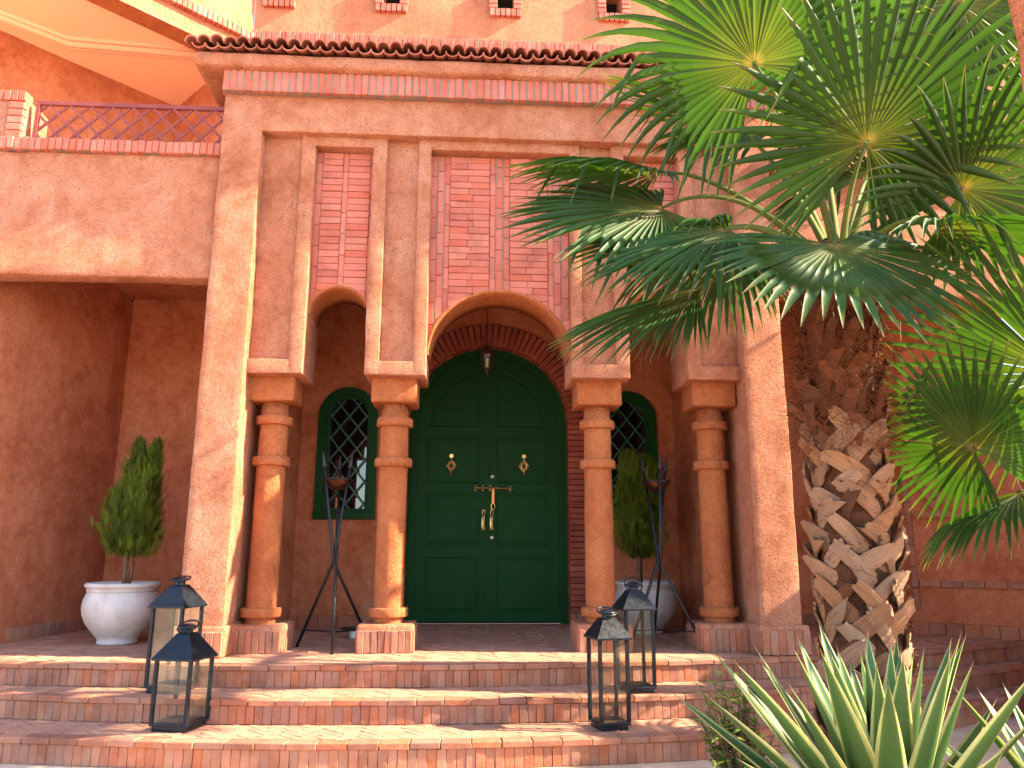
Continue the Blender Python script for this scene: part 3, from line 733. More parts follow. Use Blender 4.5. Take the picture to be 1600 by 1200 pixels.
# brick panels over the arches: core with arch, bricks cut to the arch line
def panel(xa, xb, hw, zs, rise, rowsets, strips, joints=(), rowpitch=0.0592):
    cx = (xa + xb) / 2
    arch = lambda x: zs + rise * math.sqrt(max(0, 1 - ((x - cx) / hw) ** 2))
    pn = part_empty('brick_panel', port)
    m = MB(); wall_openings(m, xa - 0.01, xb + 0.01, zs, ZL + 0.02, YB + 0.012, YBACK - YB - 0.012, [(xa - 0.01, xb + 0.01, zs, lambda x: arch(x) if abs(x - cx) < hw else zs)], back=True)
    m.build('panel_core', 'mortar_pink', pn)
    # plastered arch ring: soffit with a small front lip
    lp = MB(); n = 40; V = []; th = np.linspace(0, math.pi, n)
    for a in th:
        x_, z_ = cx + hw * math.cos(a), zs + rise * math.sin(a)
        ux, uz = math.cos(a), math.sin(a)
        for y_, o_ in ((YB - 0.004, 0.020), (YB - 0.010, 0.002), (YB - 0.004, -0.006), (YB + 0.1, -0.004), (YB + 0.25, -0.006), (YBACK + 0.004, -0.005), (YBACK + 0.004, 0.03)):
            w__ = wob((x_, y_, z_), 6, 0.004); V.append((x_ + ux * (o_ + w__), y_, z_ + uz * (o_ + w__)))
    Fc = [[i * 7 + k, i * 7 + k + 1, (i + 1) * 7 + k + 1, (i + 1) * 7 + k] for i in range(n - 1) for k in range(6)]
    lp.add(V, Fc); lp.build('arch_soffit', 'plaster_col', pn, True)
    # frame strip over the top
    tp = MB(); tp.rbox(xa - 0.02, xb + 0.02, YF, YBACK - 0.06, ZL - 0.085, ZL + 0.012, r=0.014, step=0.06, amp=0.005); tp.build('panel_head', 'plaster', pn, True)
    ztop = ZL - 0.09
    def lay(x0, x1, z0, z1, jy):
        g = 0.0009
        x0 += g; x1 -= g; z0 += 0.0026; z1 -= 0.0012
        lo = min(arch(x0) if abs(x0 - cx) < hw else 0, 9), min(arch(x1) if abs(x1 - cx) < hw else 0, 9)
        mx = max(arch(u) if abs(u - cx) < hw else 0 for u in np.linspace(x0, x1, 7)) + 0.012
        yf = YB + jy
        if mx < z0:
            brick('brick', pn, 'panel_brick', (round(x1 - x0, 3), 0.03, round(z1 - z0, 3)), 'band', T((x0 + x1) / 2, yf + 0.015, (z0 + z1) / 2), nvar=3, jit=0.0016, bev=0.003); return
        us = np.linspace(x0, x1, 13); bots = [max(z0, (arch(u) if abs(u - cx) < hw else zs) + 0.012) for u in us]
        keep = [(u, b) for u, b in zip(us, bots) if b < z1 - 0.004]
        if len(keep) < 2: return
        q = MB()
        V = []
        for u, b in keep: V += [(u, yf, b), (u, yf, z1), (u, yf + 0.03, b), (u, yf + 0.03, z1)]
        f = []
        for i in range(len(keep) - 1):
            a = i * 4; f += [[a, a + 4, a + 5, a + 1], [a, a + 2, a + 6, a + 4], [a + 1, a + 5, a + 7, a + 3]]
        f += [[0, 1, 3, 2], [len(V) - 4, len(V) - 2, len(V) - 1, len(V) - 3]]
        q.add(V, f); q.build('brick', 'band', pn)
    for x0, x1, split in rowsets:
        z = ztop; r = 0
        while z - rowpitch > zs:
            if split:
                c_ = x0 + (x1 - x0) * (0.44 if r % 2 else 0.57) + random.uniform(-0.012, 0.012)
                lay(x0, c_, z - rowpitch, z, random.uniform(-0.009, 0.001)); lay(c_, x1, z - rowpitch, z, random.uniform(-0.009, 0.001))
            else: lay(x0, x1, z - rowpitch, z, random.uniform(-0.009, 0.001))
            z -= rowpitch; r += 1
    for x0, x1, st in strips:
        z = ztop + st
        while z > zs:
            lay(x0, x1, max(zs, z - 0.19), min(z, ztop), random.uniform(-0.002, 0.003)); z -= 0.19
    for gx0, gx1 in joints:                                 # grey joints between the upright strips
        j_ = MB(); zb_ = max(zs, max(arch(gx0), arch(gx1)) + 0.012) if abs(gx0 - cx) < hw else zs
        j_.box(gx0, gx1, YB + 0.003, YB + 0.02, zb_, ztop); j_.build('mortar_joint', 'mortar_grey', pn)
    return pn
u = 1.185 / 955; x0 = XC - 0.5925
P_ = lambda a: x0 + (a - 130) * u
panel(XC - 0.585, XC + 0.60, 0.585, 2.32, 0.555, [(P_(268), P_(541), True), (P_(683), P_(942), True)],
      [(P_(128), P_(176), 0), (P_(183), P_(226), 0.05), (P_(232), P_(267), 0.12), (P_(545), P_(581), 0.03), (P_(588), P_(631), 0.1), (P_(640), P_(681), 0.02), (P_(945), P_(981), 0.08), (P_(988), P_(1031), 0), (P_(1039), P_(1086), 0.06)],
      [(P_(176), P_(183)), (P_(226), P_(232)), (P_(581), P_(588)), (P_(631), P_(640)), (P_(981), P_(988)), (P_(1031), P_(1039))])
u2 = 0.49 / 355
for x0 in (XC - 1.562, XC + 1.072):
    Q_ = lambda a: x0 + (a - 135) * u2
    panel(x0, x0 + (0.49 if x0 < 0 else 0.48), 0.245, 2.65, 0.235, [(Q_(172), Q_(296), False), (Q_(331), Q_(466), False)], [(Q_(136), Q_(171), 0.1), (Q_(297), Q_(330), 0.02), (Q_(467), Q_(489), 0)])
# ceiling of the porch
mb = MB(); mb.rbox(XC - 2.34, XC + 2.34, YBACK - 0.02, 8.30, CEIL, CEIL + 0.2, r=0.01, step=0.3, amp=0.004); mb.build('porch_ceiling', 'plaster_in', port, True)
mb = MB(); mb.rbox(XC - 2.33, XC + 2.33, YBACK - 0.03, YBACK + 0.05, CEIL, 4.6, r=0.01, step=0.3, amp=0.003); mb.build('inner_wall', 'plaster_in', port, True)

for s_ in (-1, 1):
    x0, x1 = sorted((XC + s_ * 2.02, XC + s_ * 2.30)); mb = MB(); mb.rbox(x0, x1, YBACK - 0.03, 8.24, 0, CEIL + 0.1, r=0.015, step=0.15, amp=0.006); mb.build('added_side_wall', 'plaster_in', port, True)  # hidden walls closing the porch sides, added to keep low sun out
# columns
COLY = 6.27
for cx in (-1.588, -0.608, 1.075, 2.036):
    cap = MB(); cap.rbox(cx - 0.185, cx + 0.185, COLY - 0.175, COLY + 0.175, 1.93, ZPB + 0.02, r=0.018, step=0.05, amp=0.006)
    base_prof = [(0.118, 0.2), (0.116, 0.6), (0.114, 1.0), (0.113, 1.4), (0.113, 1.7), (0.108, 1.95)]
    sh = MB(); sh.lathe([(0.122, 0.15)] + [(r, z) for r, z in base_prof] , (cx, COLY, 0), 40, 0.006)
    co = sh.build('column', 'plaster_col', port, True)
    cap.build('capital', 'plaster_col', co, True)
    for zc, ro in ((0.285, 0.155), (1.455, 0.146), (1.785, 0.146)):
        rg = MB(); h = 0.037
        rg.lathe([(0.10, -h), (ro - 0.016, -h), (ro - 0.006, -h + 0.002), (ro, -h + 0.009), (ro + 0.001, 0), (ro, h - 0.009), (ro - 0.006, h - 0.002), (ro - 0.016, h), (0.10, h)], (cx, COLY, zc), 40, 0.009); rg.build('ring', 'plaster_col', co, True)
    pw = 0.215
    pl = MB(); pl.rbox(cx - pw, cx + pw, COLY - pw + 0.008, COLY + pw, 0, 0.205, r=0.025, step=0.06, amp=0.005); pl.build('plinth', 'plaster', co, True)
    for k in range(8):
        wd = (2 * pw - 0.02) / 8
        brick('plinth_brick', co, 'plinth_brick', (wd - 0.004, 0.03, 0.165), 'step', T(cx - pw + 0.01 + wd * (k + 0.5), COLY - pw + 0.006 + random.uniform(-0.003, 0.003), 0.084, 0, 0, random.uniform(-0.015, 0.015)))
        for s_ in (-1, 1):
            brick('plinth_brick', co, 'plinth_brick_side', (0.03, wd - 0.004, 0.165), 'step', T(cx + s_ * (pw - 0.012), COLY - pw + 0.02 + wd * (k + 0.5), 0.084))

# ------------------------------------------------------------------ balcony wings
def ribbon(mb, pts, z0, z1, seg=0.15, amp=0.008, flip=False):
    """Upright wall along a ground polyline, front on the left-hand... outward side as given by flip."""
    P = []
    for a, b in zip(pts[:-1], pts[1:]):
        n = max(1, int(math.dist(a, b) / seg)); P += [(a[0] + (b[0] - a[0]) * i / n, a[1] + (b[1] - a[1]) * i / n) for i in range(n)]
    P.append(pts[-1]); zs = np.linspace(z0, z1, max(2, int((z1 - z0) / 0.2) + 1)); m = len(zs)
    V = [(x + wob((x, y, z), 2, amp), y + wob((x, y, z + 9), 2, amp), z) for x, y in P for z in zs]
    F = [[i * m + j, (i + 1) * m + j, (i + 1) * m + j + 1, i * m + j + 1] for i in range(len(P) - 1) for j in range(m - 1)]
    return mb.add(V, [f[::-1] for f in F] if flip else F)
def skirting(parent, pts, w=0.125, h=0.11):
    for a, b in zip(pts[:-1], pts[1:]):
        L = math.dist(a, b); t_ = math.atan2(b[1] - a[1], b[0] - a[0]); n = int(L / w)
        for k in range(n):
            f = (k + 0.5) / n; nx, ny = math.sin(t_), -math.cos(t_)
            brick('skirting_brick', parent, 'wing_skirting', (w - 0.005, 0.07, h), 'step', T(a[0] + (b[0] - a[0]) * f + nx * 0.025, a[1] + (b[1] - a[1]) * f + ny * 0.025, h / 2, t_ + random.uniform(-0.02, 0.02)))

lw = thing('left_balcony_wing', 'left wing with plastered balcony, brick coping and red lattice railing above the potted shrub', 'building', (-3.6, 7.4, 0), 'balcony wings beside the portico')
m = MB(); LP = [(-6.2, 6.05), (-3.93, 6.04), (-3.69, 7.8), (-3.68, 8.26)]
ribbon(m, LP, 0, CEIL + 0.1); shade_auto(m.build('wall', 'plaster_in', lw), 12)
skirting(lw, [(-3.93, 6.04), (-3.69, 7.8)])
BY = 5.965
m = MB(); m.rbox(-6.2, XC - 2.3, BY, BY + 0.19, 2.90, 3.975, r=0.025, step=0.07, amp=0.012); m.build('balcony_wall', 'plaster', lw, True)
m = MB(); m.rbox(-6.2, XC - 2.25, BY + 0.17, 8.25, CEIL, 3.62, r=0.01, step=0.3, amp=0.005); m.build('balcony_soffit', 'plaster_in', lw, True)
m = MB(); m.rbox(-4.6, XC - 2.3, BY - 0.030, BY + 0.22, 3.97, 4.068, r=0.006, step=0.2, amp=0.001); m.build('coping_bed', 'mortar_grey', lw)
x = -4.40
while x < XC - 2.3:
    brick('coping_brick', lw, 'coping_brick', (0.051, 0.27, 0.105), 'band', T(x, BY + 0.09 + random.uniform(-0.006, 0.006), 4.022 + random.uniform(-0.003, 0.003), 0, 0, random.uniform(-0.02, 0.02)), nvar=7, bev=0.005); x += 0.0555
# brick-edged balcony post
m = MB(); m.rbox(-4.9, -3.74, BY + 0.015, BY + 0.36, 4.075, 4.47, r=0.02, step=0.08, amp=0.006); m.build('balcony_post', 'plaster', lw, True)
for k in range(5): brick('post_brick', lw, 'post_brick', (0.12, 0.06, 0.058), 'band', T(-3.80, BY + 0.012, 4.115 + k * 0.066))
for k in range(8): brick('post_brick', lw, 'post_brick_top', (0.056, 0.11, 0.09), 'band', T(-3.775 - k * 0.061, BY + 0.05, 4.475, 0))
# lattice railing
rl = part_empty('railing', lw, 'dark red lattice railing')
X0, X1, Z0, Z1 = -3.655, XC - 2.3, 4.10, 4.435
for nm, (a, b, c, d) in dict(top_rail=(X0 - 0.02, X1, Z1, Z1 + 0.035), bottom_rail=(X0, X1, Z0 - 0.012, Z0), rail_post=(X0 - 0.03, X0, 4.075, Z1)).items():
    q = MB(); q.box(a, b, BY + 0.055, BY + 0.085, c, d); q.build(nm, 'rail', rl)
q = MB(); q.box(X0 - 0.11, X0 - 0.09, BY + 0.06, BY + 0.08, 4.075, Z1 - 0.02); q.build('rail_post', 'rail', rl)
h = Z1 - Z0; dx_ = 0.265
xx = X0 - dx_
while xx < X1:
    for sg in (1, -1):
        a = (xx, Z0 if sg > 0 else Z1); b = (xx + dx_ * 1.2, Z1 if sg > 0 else Z0)
        pts = [(a[0] + (b[0] - a[0]) * t, a[1] + (b[1] - a[1]) * t) for t in np.linspace(0, 1, 80)]; pts = [p for p in pts if X0 <= p[0] <= X1]
        if len(pts) < 5: continue
        a, b = pts[0], pts[-1]; l = math.dist(a, b); nx, nz2 = -(b[1] - a[1]) / l * 0.011, (b[0] - a[0]) / l * 0.011; yy = BY + 0.06 + (0.008 if sg > 0 else 0)
        g_ = MB(); g_.add([(p[0] + e * nx, yy + f, p[1] + e * nz2) for p in (a, b) for e in (-1, 1) for f in (0, 0.008)], [[0, 1, 3, 2], [4, 6, 7, 5], [0, 4, 5, 1], [2, 3, 7, 6], [0, 2, 6, 4], [1, 5, 7, 3]])
        g_.build('lattice_bar', 'rail', rl)
    xx += dx_ / 1.55
# loggia over the balcony: slanting upper wall, its beam, ceiling with moulding, inner walls
ca, sa = math.sin(R_(48)), math.cos(R_(48)); A = Vector((-2.69, 8.34, 0)); D = Vector((-ca, -sa, 0)); NN = Vector((sa, -ca, 0))
def slant(x_, y_): p = A + D * x_ - NN * y_; return (p.x, p.y)
m = MB(); ribbon(m, [slant(3.4, 0), slant(0, 0)], 6.5, 8.6); m.build('slanting_wall', 'plaster_up', lw, True)
m = MB(); ribbon(m, [slant(0, 0.26), slant(3.4, 0.26)], 6.5, 6.62)
p = [slant(0, 0), slant(3.4, 0), slant(3.4, 0.26), slant(0, 0.26)]
m.add([(x_, y_, 6.5) for x_, y_ in p], [[0, 1, 2, 3]]); m.build('beam_soffit', 'plaster_col', lw)
for k in range(58):
    q = slant(0.03 + k * 0.0585, -0.03)
    brick('string_brick', lw, 'string_brick_slant', (0.052, 0.09, 0.11), 'band', T(q[0], q[1], 6.80, math.atan2(ca * 0 + sa, ca)))
m = MB(); m.add([(x_, y_, 6.6) for x_, y_ in (slant(-0.4, 0.2), slant(4.2, 0.2), (-7.5, 7.2), (-7.5, 10.5), (-2.2, 10.5))], [[0, 1, 2, 3, 4]]); m.build('loggia_ceiling', 'ceil', lw)
for off, hh in ((0.0, 0.03), (0.09, 0.055), (0.17, 0.035)):
    m = MB(); pts = [(-6.2 - off, 7.0), (-4.75 - off * 0.4, 8.15 + off), (-2.6, 8.33 + off)]
    m.tube([(x_, y_, 6.60) for x_, y_ in pts], hh, 8); m.build('ceiling_moulding', 'ceil', lw, True)
m = MB(); ribbon(m, [(-7.2, 6.6), (-5.45, 8.07), (-5.0, 8.55), (-4.0, 9.55), (-3.14, 8.66), (-2.72, 8.40)], 3.6, 6.62); shade_auto(m.build('loggia_wall', 'plaster_in', lw), 12)
m = MB(); m.box(-6.2, -2.2, BY + 0.2, 10.4, 3.63, 3.7); m.build('balcony_floor', 'ceil', lw)  # unseen floor, made pale to bounce light up onto the loggia ceiling
for k in range(2):
    q = MB(); x_ = -3.73 + k * 0.105; q.tube([(x_, 8.08, CEIL - 0.005), (x_ - 0.012, 8.08, CEIL - 0.05), (x_ + (0.02 if k else -0.02) * -1, 8.07, CEIL - 0.075)], 0.006, 6); q.build('ceiling_hook', 'iron', lw)

rw_ = thing('right_balcony_wing', 'right wing with plastered balcony and brick-patterned lower wall behind the palm', 'building', (4.2, 7.0, 0), 'balcony wings beside the portico')
m = MB(); RP = [(3.9, 8.26), (4.23, 7.3), (5.0, 6.68), (5.05, 3.9), (9, 3.9)]
ribbon(m, RP[:3], 0, CEIL + 0.1); ribbon(m, RP[2:4], -0.44, 2.15); ribbon(m, RP[3:], -0.44, 2.15); m.add([(5.0, 6.68, 2.15), (5.05, 3.9, 2.15), (5.3, 3.9, 2.15), (5.3, 6.68, 2.15)], [[0, 1, 2, 3]])  # low run towards the camera is unseen, shaped to shade pillar and steps
m.add([(5.3, 6.68, 2.15), (5.3, 3.9, 2.15), (5.3, 3.9, -.44), (5.3, 6.68, -.44)], [[3, 2, 1, 0]])
shade_auto(m.build('wall', 'plaster_in', rw_), 12)
skirting(rw_, [(3.98, 8.05), (4.23, 7.3), (5.0, 6.68)], 0.14)
m = MB(); m.rbox(XC + 2.3, 9, BY, BY + 0.19, 2.87, 3.975, r=0.025, step=0.09, amp=0.012); m.build('balcony_wall', 'plaster', rw_, True)
m = MB(); m.rbox(XC + 2.25, 9, BY + 0.17, 8.25, CEIL, 3.62, r=0.01, step=0.4, amp=0.005); m.build('balcony_soffit', 'plaster_in', rw_, True)
x = XC + 2.33
while x < 6.5:
    brick('coping_brick', rw_, 'coping_brick', (0.051, 0.27, 0.105), 'band', T(x, BY + 0.09, 4.022, 0, 0, random.uniform(-0.02, 0.02)), nvar=7, bev=0.005); x += 0.0555
# brick lines laid on the slanting lower wall: uprights, rails and a saltire
a, b = Vector((4.23, 7.3, 0)), Vector((5.0, 6.68, 0)); dv = (b - a).normalized(); tz = math.atan2(dv.y, dv.x); nv = Vector((dv.y, -dv.x, 0))
def wline(u0, z0, u1, z1, n=None, w_=0.055):
    L = math.hypot(u1 - u0, z1 - z0); n = n or max(1, round(L / 0.2)); an = math.atan2(z1 - z0, u1 - u0)
    for k in range(n):
        f = (k + 0.5) / n; p = a + dv * (u0 + (u1 - u0) * f) + nv * 0.008
        brick('inlay_brick', rw_, 'inlay_brick', (round(L / n - 0.006, 3), 0.05, w_), 'step', T(p.x, p.y, z0 + (z1 - z0) * f, tz) @ Matrix.Rotation(-an, 4, 'Y'))
wline(0.06, 0.22, 0.06, 1.62, 7); wline(0.10, 1.10, 0.98, 1.10, 5); wline(0.10, 0.46, 0.98, 0.46, 5); wline(0.12, 1.55, 0.30, 1.16, 2); wline(0.30, 1.16, 0.50, 1.55, 2); wline(0.12, 2.75, 0.60, 2.80, 2); wline(0.12, 1.7, 0.12, 2.7, 5)

gp = thing('garden_gate_pier', 'terracotta plastered pier edge at the top right, nearest the camera', 'pier', (2.1, 2.2, -0.435))
m = MB(); m.rbox(2.045, 2.5, 2.2, 2.45, -0.435, 3.6, r=0.03, step=0.06, amp=0.012); m.build('pier_shaft', 'plaster_in', gp, True)
m = MB(); m.rbox(2.02, 2.54, 2.17, 2.48, -0.435, -0.30, r=0.02, step=0.1, amp=0.006); m.build('pier_foot', 'plaster', gp, True)

# ------------------------------------------------------------------ hanging lamp
hl = thing('hanging_lamp', 'brown six-sided glass lamp hanging on a rod in front of the green door', 'lamp', (0.19, 7.95, CEIL))
m = MB(); m.lathe([(0.0, 0), (0.055, 0), (0.05, -0.02), (0.03, -0.04), (0.01, -0.05), (0, -0.05)][::-1], (0.19, 7.95, CEIL), 16); m.build('ceiling_rose', 'lampmetal', hl, True)
m = MB(); m.tube([(0.19, 7.95, CEIL - 0.03), (0.19, 7.95, 2.93)], 0.006, 6); m.build('rod', 'lampmetal', hl)
m = MB(); m.lathe([(0.0, 2.945), (0.012, 2.93), (0.018, 2.905), (0.035, 2.88), (0.082, 2.815), (0.088, 2.81), (0.08, 2.80), (0.0, 2.80)][::-1], (0.19, 7.95, 0), 6); m.build('lamp_cap', 'lampmetal', hl)
for k in range(6):
    a = 2 * math.pi * k / 6; b = a + math.pi / 3
    q = MB(); q.tube([(0.19 + 0.07 * math.cos(a), 7.95 + 0.07 * math.sin(a), 2.805), (0.19 + 0.048 * math.cos(a), 7.95 + 0.048 * math.sin(a), 2.655)], 0.006, 5); q.build('lamp_bar', 'lampmetal', hl)
    q = MB(); q.add([(0.19 + r * math.cos(t), 7.95 + r * math.sin(t), z) for r, t, z in ((0.066, a, 2.80), (0.066, b, 2.80), (0.045, b, 2.66), (0.045, a, 2.66))], [[0, 1, 2, 3]]); q.build('lamp_pane', 'glass', hl)
m = MB(); m.lathe([(0.0, 2.56), (0.006, 2.58), (0.006, 2.60), (0.02, 2.63), (0.05, 2.645), (0.05, 2.66), (0, 2.66)], (0.19, 7.95, 0), 6); m.build('lamp_base', 'lampmetal', hl)
m = MB(); m.lathe([(0, 2.66), (0.015, 2.665), (0.016, 2.73), (0.022, 2.75), (0.012, 2.775), (0, 2.78)], (0.19, 7.95, 0), 10); m.build('bulb', 'white', hl, True)

# ------------------------------------------------------------------ floor lanterns
def lantern(label, loc, w_, hb, rz, tilt, seed):
    t = thing('floor_lantern', label, 'lantern', loc, 'black glass lanterns on the steps', world=False, rotz=rz)
    h = w_ / 2; rnd = random.Random(seed)
    b = MB(); b.rbox(-h + 0.012, h - 0.012, -h + 0.012, h - 0.012, 0, 0.03, r=0.003, amp=0, step=0.2); b.rbox(-h, h, -h, h, 0.03, 0.045, r=0.003, amp=0, step=0.2)
    shade_auto(b.build('base', 'lantern', t))
    for sx in (-1, 1):
        for sy in (-1, 1):
            p = MB(); x0, x1 = sorted((sx * h, sx * (h - 0.02))); y0, y1 = sorted((sy * h, sy * (h - 0.02))); p.box(x0, x1, y0, y1, 0.045, hb)
            p.build('post', 'lantern', t)
    for k in range(4):
        g = MB(); e = h - 0.012; g.box(-e + 0.01, e - 0.01, -e - 0.0015, -e + 0.0015, 0.045, hb)
        put('glass_pane', g.mesh('glass_pane'), 'glass', t, Matrix.Rotation(k * math.pi / 2, 4, 'Z'))
    r = MB(); e = h + 0.014; q = 0.042; hr = w_ * 0.62
    r.box(-e, e, -e, e, hb, hb + 0.012)
    v = [(sx * e, sy * e, hb + 0.012) for sx, sy in ((-1, -1), (1, -1), (1, 1), (-1, 1))] + [(sx * q, sy * q, hb + hr) for sx, sy in ((-1, -1), (1, -1), (1, 1), (-1, 1))]
    r.add(v, [[k, (k + 1) % 4, 4 + (k + 1) % 4, 4 + k] for k in range(4)] + [[4, 5, 6, 7]])
    rf_ = r.build('roof', 'lantern', t)
    c = MB(); zt = hb + hr
    c.lathe([(0.034, -0.004), (0.030, 0.02), (0.045, 0.024), (0.060, 0.03), (0.058, 0.036), (0.03, 0.05), (0.012, 0.054), (0, 0.054)], (0, 0, zt), 20); shade_auto(c.build('chimney_cap', 'lantern', t))
    rr = MB(); R0 = 0.062
    pts = [(R0 * math.cos(a), R0 * math.sin(a) * math.cos(tilt), zt + 0.03 + R0 * math.sin(a) * math.sin(tilt) + 0.008) for a in np.linspace(0, 2 * math.pi, 25)]
    rr.tube(pts, 0.0055, 6, cap=False); rr.build('ring_handle', 'lantern', t, True)
    cd_ = MB(); cd_.box(-h + 0.03, h - 0.03, -h + 0.03, h - 0.03, 0.046, 0.052); cd_.build('floor_plate', 'lantern', t)
    return t
lantern('short black lantern on the lowest left step, in front of the taller one', (-1.715, 5.035, -0.29), 0.245, 0.40, R_(-14), 0.5, 1)
lantern('tall black lantern on the middle left step beside the potted shrub', (-1.925, 5.43, -0.145), 0.235, 0.53, R_(-15), 0.25, 2)
lantern('tall black lantern on the lowest right step, in front of another', (0.885, 4.93, -0.29), 0.20, 0.52, R_(13), 0.35, 3)
lantern('tall black lantern on the middle right step, partly hidden by the front one', (1.135, 5.29, -0.145), 0.205, 0.52, R_(8), 0.9, 4)

# ------------------------------------------------------------------ tripod fire bowls
def brazier(label, c, feet, zc, ztip, bowl_r, twist):
    t = thing('tripod_brazier', label, 'brazier', (c[0], c[1], 0), 'tripod fire bowls on the porch')
    C0 = Vector((c[0], c[1], zc)); tips = []
    for i, f in enumerate(feet):
        f3 = Vector((f[0], f[1], 0.004)); off = Vector((math.cos(i * 2.094 + twist), math.sin(i * 2.094 + twist), 0)) * 0.014
        K = C0 + off; fl_ = Vector((f3.x - C0.x, f3.y - C0.y, 0)).normalized(); tip = K - fl_ * 0.135 + Vector((0, 0, ztip - zc)); d = (tip - K).normalized(); tips.append((f3, K, d))
        m = MB(); m.tube([f3, f3 + (K - f3) * 0.9, K, K + d * 0.08, tip - d * 0.11], 0.0125, 8); lg = m.build('leg', 'iron', t, True)
        q = tip - d * 0.115; m = MB(); m.tube([q, q + d * 0.006, q + d * 0.03, q + d * 0.115, q + d * 0.125, q + d * 0.135], [0.011, 0.021, 0.019, 0.005, 0.008, 0.003], 8); m.build('spear_tip', 'iron', lg, True)
    zb = ztip - 0.20
    ctr = C0
    m = MB(); n = 28
    m.lathe([(0, -0.088), (bowl_r * 0.4, -0.08), (bowl_r * 0.75, -0.05), (bowl_r * 0.95, -0.012), (bowl_r, 0.0), (bowl_r * 1.06, 0.004), (bowl_r * 1.05, 0.008), (bowl_r * 0.97, 0.004), (bowl_r * 0.9, -0.012), (bowl_r * 0.5, -0.06), (0, -0.075)], (ctr.x, ctr.y, zb), n); m.build('bowl', 'bowl', t, True)
    m = MB(); m.tube([(ctr.x + (bowl_r + 0.006) * math.cos(a), ctr.y + (bowl_r + 0.006) * math.sin(a), zb - 0.004) for a in np.linspace(0, 2 * math.pi, 30)], 0.005, 6, cap=False); m.build('bowl_ring', 'iron', t, True)
    low = [f + (k_ - f) * (0.13 / k_.z) for f, k_, d in tips]; mid = sum(low, Vector()) / 3
    for p in low: m = MB(); m.tube([p, mid + Vector((0, 0, -0.006))], 0.006, 6); m.build('stretcher', 'iron', t)
brazier('black tripod fire bowl between the left columns, in front of the window', (-1.055, 6.33), [(-0.985, 6.02), (-1.34, 6.46), (-0.76, 6.52)], 0.66, 1.52, 0.118, 0.4)
brazier('black tripod fire bowl between the right columns, beside the second pot', (1.60, 6.42), [(1.88, 6.17), (1.30, 6.28), (1.62, 6.80)], 0.66, 1.53, 0.118, 1.2)
m = thing('white_jar', 'small white jar on the porch floor behind the left tripod', 'jar', (-0.98, 7.08, 0))
q = MB(); q.lathe([(0.034, 0), (0.038, 0.008), (0.038, 0.06), (0.03, 0.07), (0, 0.07)], (-0.98, 7.08, 0), 16); q.build('jar_body', 'white', m, True)
q = MB(); q.lathe([(0.10, 0.075), (0.105, 0.082), (0.10, 0.088), (0, 0.088)], (-1.0, 7.1, 0), 20); q.build('saucer', 'iron', m, True)

# ------------------------------------------------------------------ pots and clipped conifers
def pot(label, c, s):
    t = thing('clay_pot', label, 'pot', (c[0], c[1], 0), 'whitewashed pots beside the entrance')
    pr = [(0.0, 0.002), (0.150, 0.0), (0.157, 0.010), (0.155, 0.022), (0.150, 0.034), (0.168, 0.062), (0.212, 0.112), (0.258, 0.170), (0.287, 0.235), (0.297, 0.29), (0.292, 0.345), (0.274, 0.395), (0.262, 0.425)]
    m = MB(); m.lathe([(r * s, z * s) for r, z in pr[1:]] + [(0.24 * s, 0.425 * s), (0.24 * s, 0.40 * s)], (c[0], c[1], 0), 56, 0.006); m.build('pot_body', 'pot', t, True)
    m = MB(); m.lathe([(r * s, z * s) for r, z in [(0.252, 0.412), (0.270, 0.418), (0.275, 0.428), (0.267, 0.437), (0.278, 0.446), (0.291, 0.460), (0.290, 0.478), (0.278, 0.488), (0.26, 0.486), (0.246, 0.47), (0.243, 0.42)]], (c[0], c[1], 0), 56, 0.003); m.build('pot_rim', 'pot', t, True)
    m = MB(); m.lathe([(0.245 * s, 0.43 * s), (0.15 * s, 0.437 * s), (0, 0.44 * s)], (c[0], c[1], 0), 24, 0.01); m.build('potting_soil', 'soil', t, True)
pot('whitewashed clay pot in the left corner, holding the bushy conifer', (-2.86, 6.76), 1.0)
pot('whitewashed clay pot on the right behind the tall lanterns', (1.70, 7.40), 0.97)

